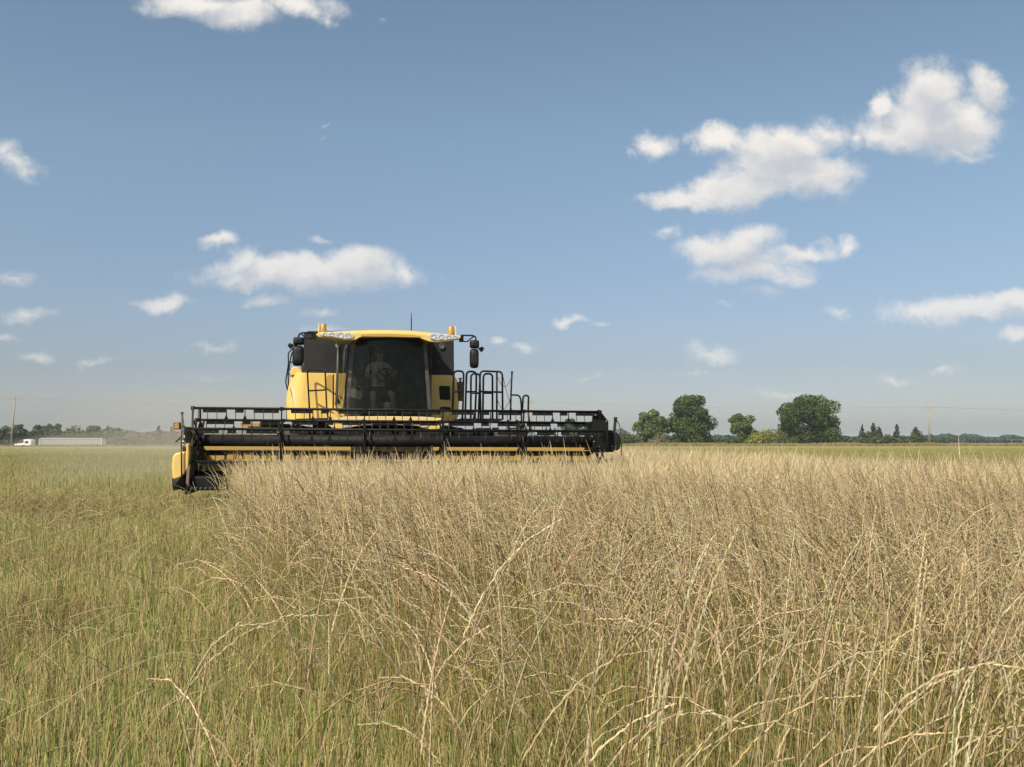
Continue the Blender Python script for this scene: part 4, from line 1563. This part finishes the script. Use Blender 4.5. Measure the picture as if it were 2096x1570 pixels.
# ------------------------------------------------------------------ poles, wires, posts
def pole(label, px, pyt, Y, arm_px, arm_py, lean=0.0, ins=3):
    p = at(px, pyt, Y)
    zb = float(gz(p.x, Y)) - .2
    root = empty('utility_pole', (p.x, Y, zb))
    tag(root, label, 'utility pole', 'wooden utility poles beyond the field')
    h = p.z - zb
    MB().tube([(-lean * h, 0, 0), (0, 0, h)], [.19, .12], 10).build('post', M['wood'], root)
    za = at(px, arm_py, Y).z - zb
    a, b = at(arm_px[0], arm_py, Y).x - p.x, at(arm_px[1], arm_py, Y).x - p.x
    arm = MB().box(a, b, -.16, -.04, za - .07, za + .07).build('crossarm', M['wood'], root, bevel=.01)
    out = []
    for k in range(ins):
        x = a + (b - a) * (.06 + .88 * k / (ins - 1))
        if abs(x) < .2:
            x = .32
        MB().tube([(x, -.1, za + .07), (x, -.1, za + .16), (x, -.1, za + .24)], [.03, .07, .05], 8).build('insulator', M['steel'], arm)
        out.append(Vector((p.x + x, Y - .1, zb + za + .22)))
    m = MB()
    m.bar((a * .5, -.1, za - .03), (0, -.1, za - .6), .04, .04)
    m.bar((b * .5, -.1, za - .03), (0, -.1, za - .6), .04, .04)
    m.build('brace', M['wood'], root)
    return out


PA = pole('grey utility pole with wide crossarm standing left of the white truck', 31, 811, 200, (17, 43), 816, lean=.055)
PB = pole('utility pole half hidden behind the right end of the railing', 1086, 818, 236, (1078, 1092), 823)
PC = pole('pale utility pole standing right of the cedars', 1900.5, 831, 232, (1891.5, 1911), 834.5)


def wires(name, label, A, B, sag, cat='power line'):
    m = MB()
    for a, b in zip(A, B):
        pts = []
        for t in np.linspace(0, 1, 25):
            p = a.lerp(b, t)
            p = Vector((p.x, p.y, p.z - sag * 4 * t * (1 - t)))
            pts.append(p)
        m.tube(pts, .007, 4, caps=False)
    tag(m.build(name, M['wire']), label, cat, 'power lines between the poles')


wires('power_line', 'thin sagging wires from the left pole towards the combine', PA, PB, 1.6)
wires('power_line', 'thin sagging wires above the big trees between railing and right pole', PB, PC, .9)
wires('power_line', 'thin wires leaving the picture right of the right pole', PC, [p + Vector((98, 3, 0)) for p in PC], 1.1)
wires('power_line', 'thin wires leaving the picture left of the left pole', [p + Vector((-90, -20, 0)) for p in PA], PA, .8)
fp = at(1924, 909, 228)
m = MB()
m.tube([(0, 0, -.4), (0, 0, fp.z - .1), (.02, 0, fp.z + .05)], [.11, .10, .09], 7)
m.box(-.2, .2, -.1, .1, fp.z - .05, fp.z + .28)
o = m.build('corner_post', M['rust'])
o.location = (fp.x, 228, 0)
tag(o, 'short rusty brown post with a thick head beside the right pole', 'post')
fr = empty('rail_fence', at(1925, 908, 330))
tag(fr, 'long thin pale rail fence in front of the far wood on the right', 'fence')
fr.location.z = 0
m = MB()
zf = at(1925, 907.4, 330).z
x0 = fr.location.x
x1 = at(2240, 904, 330).x
m.bar((0, 0, zf), (x1 - x0, 0, zf + .2), .09, .09)
m.build('rail', M['alu'], fr)
m = MB()
x2 = at(2066, 904, 330).x - x0
z2 = at(2066, 900.3, 330).z
m.bar((x2, .2, z2), (x1 - x0, .2, z2), .09, .09)
m.build('rail', M['alu'], fr)
for k in range(14):
    x = (x1 - x0) * k / 13
    MB().box(x - .05, x + .05, .05, .15, -.1, (z2 if x > x2 else zf) + .05).build('fence_post', M['wood'], fr)

# ------------------------------------------------------------------ truck with grain trailer
TY = 226
p0 = at(32, 904, TY)
tz = -.52
trk = empty('grain_truck', (p0.x, TY, tz))
tag(trk, 'white day-cab truck with long ribbed silver grain trailer parked across the field', 'truck')
X = lambda px: at(px, 904, TY).x - p0.x
Z = lambda py: at(100, py, TY).z - tz
m = MB()
hp = [(X(32), Z(915)), (X(32), Z(910.5)), (X(34), Z(908.8)), (X(52), Z(906.5)), (X(52), Z(916.5)), (X(34), Z(916.5))]
m.prism(hp, -.75, .75)
m.build('hood', M['white'], trk, bevel=.12)
m = MB()
m.prism([(X(51.5), Z(918)), (X(51.5), Z(906.5)), (X(54), Z(901)), (X(68), Z(901)), (X(68), Z(918))], -1.05, 1.05)
cb = m.build('cab', M['white'], trk, bevel=.08)
m = MB()
m.prism([(X(51), Z(901.8)), (X(52), Z(899.8)), (X(62), Z(899)), (X(69.5), Z(901.5))], -1.05, 1.05)
m.build('visor', M['white'], cb, bevel=.05)
m = MB()
m.prism([(X(55), Z(907.5)), (X(56), Z(902.8)), (X(62.5), Z(902.6)), (X(62.5), Z(907.5))], -1.08, -1.04)
m.build('window', M['truck_glass'], cb, bevel=.01)
m = MB()
m.prism([(X(34), Z(913.5)), (X(51), Z(912.8)), (X(51), Z(913.6)), (X(34), Z(914.3))], -.78, -.74)
m.build('hood_line', M['decal'], trk)
m = MB()
m.tube([(X(32.6), -1.0, Z(917)), (X(36), -1.05, Z(914.6)), (X(44), -1.05, Z(914.6)), (X(50), -1.05, Z(918))], .16, 8)
m.box(X(32) - .15, X(32) + .1, -1.1, 1.1, Z(920), Z(917))
m.build('fender', M['white'], trk)
m = MB()
m.tube([(X(69.2), -.9, Z(918)), (X(69.2), -.9, Z(900))], .09, 8)
m.build('exhaust_stack', M['alu'], trk)
m = MB()
m.box(X(40), X(90), -.45, .45, .75, 1.0)
m.build('chassis', M['black'], trk)
m = MB()
m.loft([[(x, y, z) for y, z in ((-1.2, Z(899.5)), (1.2, Z(899.5)), (1.2, 1.35), (-1.2, 1.35))] for x in (X(87), X(211.5))])
k = X(88)
while k < X(211):
    m.box(k, k + .09, -1.25, -1.2, 1.38, Z(900))
    k += .62
m.loft([[(x, y, z) for y, z in ((-1.0, 1.35), (1.0, 1.35), (.4, .55), (-.4, .55))] for x in (X(95), X(140))])
m.loft([[(x, y, z) for y, z in ((-1.0, 1.35), (1.0, 1.35), (.4, .55), (-.4, .55))] for x in (X(145), X(185))])
tb = m.build('trailer_box', M['alu'], trk)
m = MB()
m.loft([[(x, 1.27 * math.cos(a), Z(899.0) + .30 * math.sin(a)) for a in np.linspace(0, PI, 9)] for x in (X(86), X(213))])
m.build('rolled_tarp_cover', M['tarp'], tb)
for x in (X(85), X(211.5)):
    m = MB()
    m.box(x, x + .12, -1.24, 1.24, .9, Z(898.6))
    m.build('end_frame', M['white'], tb)
for px in (39, 62, 73, 190, 202):
    for s_ in (-1, 1):
        m = MB()
        m.tube([(X(px), s_ * 1.15, .5), (X(px), s_ * .8, .5)], .5, 20)
        wl = m.build('wheel', M['rubber'], trk)
        m = MB()
        m.tube([(X(px), s_ * 1.16, .5), (X(px), s_ * 1.0, .5)], .27, 14)
        m.build('rim', M['alu'], wl)

# ------------------------------------------------------------------ grass, stubble and standing crop
CMI = np.array(CI)


def to_local(x, y):
    v_ = np.stack([x, y, np.zeros_like(x), np.ones_like(x)])
    q = CMI @ v_
    return q[0], q[1]


XLl, XRl = XL - .35, XR + .35
EDGE_Y = [0, 2, 3, 5, 7, 10, 13, 17, 60]
EDGE_X = [-.2, -.6, -.85, -1.35, -1.85, -2.6, -3.6, -4.55, -4.55]


def crop_w(x, y):
    """0..1 how much standing crop there is at a place"""
    lx, ly = to_local(x, y)
    e = np.interp(y, EDGE_Y, EDGE_X) + (vnoise(x, y, .8, 2) - .5) * .5
    wL = sstep(-.35, .55, x - e)
    er = 7.4 - (y - 14) * .089 + (vnoise(x, y, 1.5, 3) - .5) * .6
    wR = sstep(.3, -.2, x - er)
    under = (ly > -.75) & (lx < XRl)
    return wL * wR * (~under) * (y < 52)


def blocked(x, y):
    """inside the machine's own footprint: header floor, tyres"""
    lx, ly = to_local(x, y)
    a = (lx > XL - .55) & (lx < XRl) & (ly > -.62) & (ly < 1.15)
    return a


def wedge(n, d0, d1, pw=1.0):
    d = (rng.uniform(d0 ** (pw + 1), d1 ** (pw + 1), n)) ** (1 / (pw + 1))
    hw = .585 * d + 2.6
    x = rng.uniform(-1, 1, n) * hw
    return x, d


def area(d0, d1):
    return .585 * (d1 * d1 - d0 * d0) + 5.2 * (d1 - d0)


def path(base, az, th0, th1, Ln, pw, seg):
    n = len(Ln)
    s = (np.arange(seg) + .5) / seg
    th = th0[:, None] + th1[:, None] * s[None, :] ** pw
    ds = (Ln / seg)[:, None]
    hx = np.sin(th) * ds
    hz_ = np.cos(th) * ds
    P = np.zeros((n, seg + 1, 3))
    P[:, 0] = base
    P[:, 1:, 0] = base[:, None, 0] + np.cumsum(hx, 1) * np.cos(az)[:, None]
    P[:, 1:, 1] = base[:, None, 1] + np.cumsum(hx, 1) * np.sin(az)[:, None]
    P[:, 1:, 2] = base[:, None, 2] + np.cumsum(hz_, 1)
    return P


def ribbon(P, wd, tap, fa, col0, col1, zc=None):
    """P (n,s,3); wd (n,) width; tap (s,) taper; fa facing angle; colours root -> tip"""
    n, s, _ = P.shape
    side = np.stack([np.cos(fa), np.sin(fa), np.zeros(n)], -1)[:, None, :] * (wd[:, None] * tap[None, :] / 2)[:, :, None]
    V = np.stack([P - side, P + side], 2).reshape(-1, 3)
    i = (np.arange(n)[:, None] * s + np.arange(s - 1)[None, :]) * 2
    Fq = np.stack([i, i + 1, i + 3, i + 2], -1).reshape(-1, 4)
    t = np.linspace(0, 1, s)[None, :, None] if zc is None else zc
    C = col0[:, None, :] * (1 - t) + col1[:, None, :] * t
    C = np.repeat(C, 2, axis=1).reshape(-1, 3)
    return V, Fq, C


def prism3(P, wd, tap, col0, col1):
    """three-sided stems: real thickness close to the viewer"""
    n, s, _ = P.shape
    T = np.gradient(P, axis=1)
    T /= np.linalg.norm(T, axis=2)[:, :, None] + 1e-9
    A = np.cross(T, np.array([.31, .95, .05]))
    A /= np.linalg.norm(A, axis=2)[:, :, None] + 1e-9
    B = np.cross(T, A)
    r = (wd[:, None] * tap[None, :] / 2)[:, :, None]
    rings = []
    for k in range(3):
        a = 2 * PI * k / 3
        rings.append(P + (A * math.cos(a) + B * math.sin(a)) * r)
    V = np.stack(rings, 2).reshape(-1, 3)
    i = (np.arange(n)[:, None] * s + np.arange(s - 1)[None, :]) * 3
    fs = []
    for k in range(3):
        k2 = (k + 1) % 3
        fs.append(np.stack([i + k, i + k2, i + 3 + k2, i + 3 + k], -1).reshape(-1, 4))
    t = np.linspace(0, 1, s)[None, :, None]
    C = col0[:, None, :] * (1 - t) + col1[:, None, :] * t
    C = np.repeat(C, 3, axis=1).reshape(-1, 3)
    return V, np.concatenate(fs), C


class Acc:
    def __init__(s):
        s.V, s.F, s.C, s.n = [], [], [], 0

    def add(s, V, Fq, C):
        s.V.append(V); s.F.append(Fq + s.n); s.C.append(C); s.n += len(V)

    def build(s, name):
        V, Fq, C = np.concatenate(s.V), np.concatenate(s.F), np.concatenate(s.C)
        print(name, len(V), len(Fq))
        return np_mesh(name, V, Fq, M['straw'], C)


def pal(n, cols, wts, jit=.16):
    cols = np.array(cols)
    k = rng.choice(len(cols), n, p=np.array(wts) / sum(wts))
    c = cols[k] * rng.uniform(1 - jit, 1 + jit, n)[:, None]
    return c * (1 + rng.normal(0, .04, (n, 3)))


TAN, STRAW, GREEN, YGREEN, BROWN, PALE = (.62, .49, .26), (.56, .46, .20), (.18, .25, .058), (.40, .41, .12), (.30, .21, .10), (.68, .55, .31)

stub = Acc()
BANDS = [(1.5, 4, 2300, 3), (4, 7, 2000, 3), (7, 12, 1500, 2), (12, 22, 800, 2), (22, 40, 300, 1), (40, 75, 110, 1), (75, 130, 26, 1)]
for d0, d1, dn, seg in BANDS:
    n = int(area(d0, d1) * dn)
    x, y = wedge(n, d0, d1)
    cw = crop_w(x, y)
    keep = ~blocked(x, y) & (rng.uniform(size=n) < 1 - .35 * cw)
    x, y, cw = x[keep], y[keep], cw[keep]
    n = len(x)
    patch = vnoise(x, y, .9, 4) * .5 + vnoise(x, y, 3.2, 5) * .3 + vnoise(x, y, .3, 3) * .2
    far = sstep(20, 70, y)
    h = (.56 + .10 * (vnoise(x, y, 2.2, 6) - .5)) * rng.uniform(.72, 1.10, n)
    low = rng.uniform(size=n) < .30
    h = np.where(low, h * rng.uniform(.35, .8, n), h)
    base = np.stack([x, y, gz(x, y) - .0 - .46 * sstep(60, 118, y) * .75], -1)
    messy = rng.uniform(size=n) < (.06 + .55 * sstep(.47, .36, patch))
    h = h * (1 - .35 * sstep(.46, .34, patch))
    th0 = np.abs(rng.normal(0, .19, n)) + messy * rng.uniform(.1, .6, n)
    th1 = rng.normal(.08, .12, n) + messy * rng.uniform(0, .8, n)
    az = rng.uniform(0, 2 * PI, n)
    P = path(base, az, th0, th1, h, 1.6, seg)
    wd = rng.uniform(.0018, .0036, n) * (1 + y / 13)
    c1 = pal(n, [GREEN, YGREEN, STRAW, TAN, BROWN], [.25, .23, .24, .18, .10])
    brownish = sstep(.50, .38, patch)[:, None] * rng.uniform(.1, .9, n)[:, None]
    c1 = c1 * (1 - brownish) + np.array([.30, .21, .10]) * brownish * rng.uniform(.6, 1.3, n)[:, None]
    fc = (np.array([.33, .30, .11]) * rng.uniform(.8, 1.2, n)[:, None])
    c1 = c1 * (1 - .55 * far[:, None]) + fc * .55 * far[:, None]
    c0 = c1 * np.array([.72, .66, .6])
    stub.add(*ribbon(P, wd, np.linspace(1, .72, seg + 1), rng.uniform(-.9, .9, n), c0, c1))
    if d1 <= 22:     # leaf blades between the stems
        q = rng.uniform(size=n) < .38
        b2 = base[q] + np.array([0, 0, 1]) * rng.uniform(.05, .30, q.sum())[:, None]
        k = q.sum()
        P = path(b2, rng.uniform(0, 2 * PI, k), rng.uniform(.15, .5, k), rng.uniform(.3, 1.9, k), rng.uniform(.12, .34, k), 1.3, 4)
        cc = pal(k, [GREEN, YGREEN, TAN, BROWN], [.30, .22, .34, .14])
        stub.add(*ribbon(P, rng.uniform(.003, .006, k) * (1 + y[q] / 9), np.array([.8, 1, .8, .5, .1]), rng.uniform(0, PI, k), cc * .8, cc))
# short broken bits lying on and in the stubble
n = 60000
x, y = wedge(n, 1.6, 20, .8)
kp = ~blocked(x, y)
x, y = x[kp], y[kp]
n = len(x)
pt = vnoise(x, y, .9, 4) * .5 + vnoise(x, y, 3.2, 5) * .3 + vnoise(x, y, .3, 3) * .2
P = path(np.stack([x, y, rng.uniform(.12, .50, n) * (1 - .35 * sstep(.46, .34, pt))], -1), rng.uniform(0, 2 * PI, n), rng.uniform(.6, 1.7, n), rng.uniform(-.4, .6, n), rng.uniform(.04, .16, n), 1, 2)
c = pal(n, [TAN, PALE, BROWN, STRAW], [.4, .2, .2, .2])
stub.add(*ribbon(P, rng.uniform(.002, .004, n) * (1 + y / 11), np.array([1, 1, .6]), rng.uniform(0, PI, n), c, c))
# loose dry straws lying over the stubble
n = 16000
x, y = wedge(n, 1.6, 18, .7)
cw = crop_w(x, y)
kp = ~blocked(x, y)
x, y = x[kp], y[kp]
n = len(x)
b = np.stack([x, y, rng.uniform(.22, .58, n)], -1)
P = path(b, rng.uniform(0, 2 * PI, n), rng.uniform(.5, 1.25, n), rng.uniform(.2, 1.0, n), rng.uniform(.12, .42, n), 1.2, 5)
c = pal(n, [TAN, PALE, BROWN, YGREEN], [.5, .2, .2, .1])
stub.add(*prism3(P, rng.uniform(.0022, .0036, n) * (1 + y / 9), np.linspace(1, .5, 6), c, c))
# dry tan verge at the far edge of the field, and the yellow-green strip before it
n = 26000
x = rng.uniform(-20, 150, n)
y = rng.uniform(226, 240, n)
h = rng.uniform(.25, .75, n) * (.6 + .8 * vnoise(x, y, 6, 1))
P = path(np.stack([x, y, gz(x, y)], -1), rng.uniform(0, 2 * PI, n), np.abs(rng.normal(0, .2, n)), rng.normal(0, .2, n), h, 1, 1)
c = pal(n, [(.42, .30, .16), (.34, .27, .12), (.20, .22, .08)], [.5, .3, .2])
stub.add(*ribbon(P, rng.uniform(.10, .20, n), np.array([1, .4]), rng.uniform(-.8, .8, n), c * .8, c))
n = 16000
x = rng.uniform(-135, -12, n)
y = rng.uniform(196, 214, n)
P = path(np.stack([x, y, gz(x, y)], -1), rng.uniform(0, 2 * PI, n), np.abs(rng.normal(0, .2, n)), rng.normal(0, .2, n), rng.uniform(.15, .45, n), 1, 1)
c = pal(n, [(.38, .29, .15), (.32, .27, .12), (.22, .22, .08)], [.5, .3, .2])
stub.add(*ribbon(P, rng.uniform(.10, .20, n), np.array([1, .4]), rng.uniform(-.8, .8, n), c * .8, c))
tag(stub.build('stubble_grass'), 'green and straw coloured cut grass stubble covering the field', 'grass', kind='stuff')

crop = Acc()


def lean_az(x, y):
    """stalks bow to either side, neighbours mostly the same way"""
    n = len(x)
    c = vnoise(x, y, .8, 1) + rng.normal(0, .13, n)
    return np.where(c > .44, PI + rng.normal(0, .6, n), rng.normal(0, .65, n))


for d0, d1, dn in ((1.3, 2.4, 170), (2.4, 4, 300), (4, 8, 330), (8, 14, 370), (14, 24, 400), (24, 52, 210)):
    n = int(area(d0, d1) * dn)
    x, y = wedge(n, d0, d1)
    cw = crop_w(x, y)
    cw = np.where(cw < .18, 0, cw)
    tuft = .45 + 1.1 * vnoise(x, y, .35, 7)
    near_left = np.where(y < 6, sstep(-.3, 1.9, x - np.interp(y, EDGE_Y, EDGE_X)) * .86 + .14, 1)
    keep = (cw * tuft * near_left > rng.uniform(size=n)) & ~blocked(x, y) & (x * x + y * y > 1.1)
    x, y = x[keep], y[keep]
    n = len(x)
    Ls = ((.93 + .05 * sstep(3, 8, y) - .08 * sstep(8, 13, y)) + .10 * (vnoise(x, y, 2.5, 6) - .5)) * rng.uniform(.76, 1.14, n)
    tall = (rng.uniform(size=n) < .05) & (y > 9)
    Ls = np.where(tall, Ls * 1.14, Ls)
    Lh = rng.uniform(.20, .34, n)
    seg = 9 if y.max() < 9 else 6
    base = np.stack([x, y, gz(x, y)], -1)
    th0 = np.abs(rng.normal(.02, .065, n))
    bend = rng.uniform(size=n)
    th1 = np.where(bend < .40, rng.uniform(.05, .5, n), np.where(bend < .82, rng.uniform(.7, 1.6, n), rng.uniform(1.6, 2.2, n)))
    th1 = np.where(tall, th1 * .5, th1)
    az = lean_az(x, y)
    Lt = Ls + Lh
    P = path(base, az, th0, th1, Lt, 4.2, 16 if seg == 9 else 8)
    k = P.shape[1]
    hs = int(round(k * .74)) - 1       # head starts here
    c1 = pal(n, [(.60, .45, .18), PALE, STRAW, YGREEN], [.45, .13, .30, .12])
    c0 = pal(n, [GREEN, YGREEN, STRAW, BROWN], [.32, .38, .24, .06])
    wd = rng.uniform(.0018, .0030, n) * (1 + y / 19)
    st = P[:, :hs + 2]
    if d1 <= 8:
        crop.add(*prism3(st, wd, np.linspace(1, .7, hs + 2), c0, c1))
    else:
        crop.add(*ribbon(st, wd, np.linspace(1, .8, hs + 2), rng.uniform(-.8, .8, n), c0, c1))
    hc_ = pal(n, [(.70, .56, .32), (.77, .65, .41), (.59, .46, .25), (.40, .29, .15)], [.42, .30, .23, .05])
    hd = P[:, hs:]
    if d1 <= 8:      # real spikelets, alternate on two sides of the rachis
        ns = 24
        t = np.linspace(0, hd.shape[1] - 1.001, ns)
        i0 = t.astype(int)
        f = (t - i0)[None, :, None]
        B = hd[:, i0] * (1 - f) + hd[:, i0 + 1] * f
        T = hd[:, i0 + 1] - hd[:, i0]
        T /= np.linalg.norm(T, axis=2)[:, :, None]
        rnd = rng.normal(size=(n, 1, 3))
        A = np.cross(T, rnd)
        A /= np.linalg.norm(A, axis=2)[:, :, None]
        sgn = np.where(np.arange(ns) % 2 == 0, 1, -1)[None, :, None]
        ang = rng.uniform(.04, .15, (n, ns, 1))
        D = T * np.cos(ang) + A * np.sin(ang) * sgn
        Bn = np.cross(D, A)
        Bn /= np.linalg.norm(Bn, axis=2)[:, :, None]
        An = np.cross(Bn, D)
        prof = (1.05 - .5 * np.linspace(0, 1, ns) ** 2)[None, :, None]
        ll = rng.uniform(.018, .026, (n, ns, 1)) * prof
        ww = rng.uniform(.0019, .0030, (n, 1, 1)) * (1 + y[:, None, None] / 14)
        rings = []
        for f_, w_ in ((0, .45), (.4, 1.0), (1.0, .15)):
            mid = B + D * ll * f_
            rings += [mid + An * ww * w_ * math.cos(a) * .8 + Bn * ww * w_ * math.sin(a) for a in (0, 2.09, 4.19)]
        V = np.stack(rings, 2).reshape(-1, 3)
        i = np.arange(n * ns) * 9
        fs = []
        for r0 in (0, 3):
            for a, b_ in ((0, 1), (1, 2), (2, 0)):
                fs.append(np.stack([i + r0 + a, i + r0 + b_, i + r0 + 3 + b_, i + r0 + 3 + a], -1))
        C = np.repeat(np.repeat(hc_[:, None, :], ns, 1) * rng.uniform(.82, 1.18, (n, ns, 1)), 9, 1).reshape(-1, 3)
        crop.add(V, np.concatenate(fs), C)
        crop.add(*prism3(hd, wd * .9, np.linspace(1, .6, hd.shape[1]), hc_ * .85, hc_ * .85))
    else:
        s_ = hd.shape[1]
        tp = np.array([.6, 1.2, .9, 1.1, .7, .2, .2, .2, .2, .2])[:s_].copy()
        tp[-1] = .25
        crop.add(*ribbon(hd, rng.uniform(.0036, .0060, n) * (1 + y / 32), tp, rng.uniform(-.9, .9, n), hc_, hc_))
    # dry leaves on the stalks
    q = rng.uniform(size=n) < (.55 if d1 <= 14 else .3)
    kq = int(q.sum())
    idx = rng.integers(2, max(3, hs - 1), kq)
    b2 = P[q][np.arange(kq), idx]
    P2 = path(b2, rng.uniform(0, 2 * PI, kq), rng.uniform(.2, .7, kq), rng.uniform(.3, 1.9, kq), rng.uniform(.10, .26, kq), 1.2, 4)
    cc = pal(kq, [TAN, BROWN, YGREEN, STRAW], [.50, .05, .15, .30])
    crop.add(*ribbon(P2, rng.uniform(.0025, .0045, kq) * (1 + y[q] / 9), np.array([.9, 1, .8, .5, .1]), rng.uniform(0, PI, kq), cc, cc))
tag(crop.build('standing_crop'), 'tall dry tan seed grass with bowed heads standing uncut in front of the combine', 'crop', kind='stuff')

# ------------------------------------------------------------------ air
def vol(name, m_name, dens, color, aniso=.0):
    m = bpy.data.materials.new(m_name)
    m.use_nodes = True
    t = m.node_tree
    t.nodes.clear()
    pv = t.nodes.new('ShaderNodeVolumePrincipled')
    pv.inputs['Color'].default_value = (*color, 1)
    pv.inputs['Density'].default_value = dens
    pv.inputs['Anisotropy'].default_value = aniso
    o = t.nodes.new('ShaderNodeOutputMaterial')
    t.links.new(pv.outputs[0], o.inputs['Volume'])
    return m


if True:
    hm = vol('haze', 'pale_air', .00018, (.70, .85, 1.0))
    hb = MB().box(-6300, 6300, -6300, 6300, -2.2, 24).build('haze', hm)
    tag(hb, kind='stuff')
    for i, (c, r_, dn) in enumerate((((-12, 44, .8), (6, 16, 3.8), .0022), ((-9.6, 31, .8), (3.4, 10, 2.5), .020), ((-27, 115, .6), (27, 48, 2.5), .0045))):
        m = MB().ball((0, 0, 0), *r_, nu=32, nv=16)
        o = m.build('dust_cloud', vol('dust', 'brown_dust', dn, (.82, .75, .62)))
        o.location = c
        tag(o, ('faint brown dust spreading left of the combine', 'thicker brown dust just behind the left end of the header', 'thin dust drifting back towards the truck')[i], 'dust', kind='stuff')
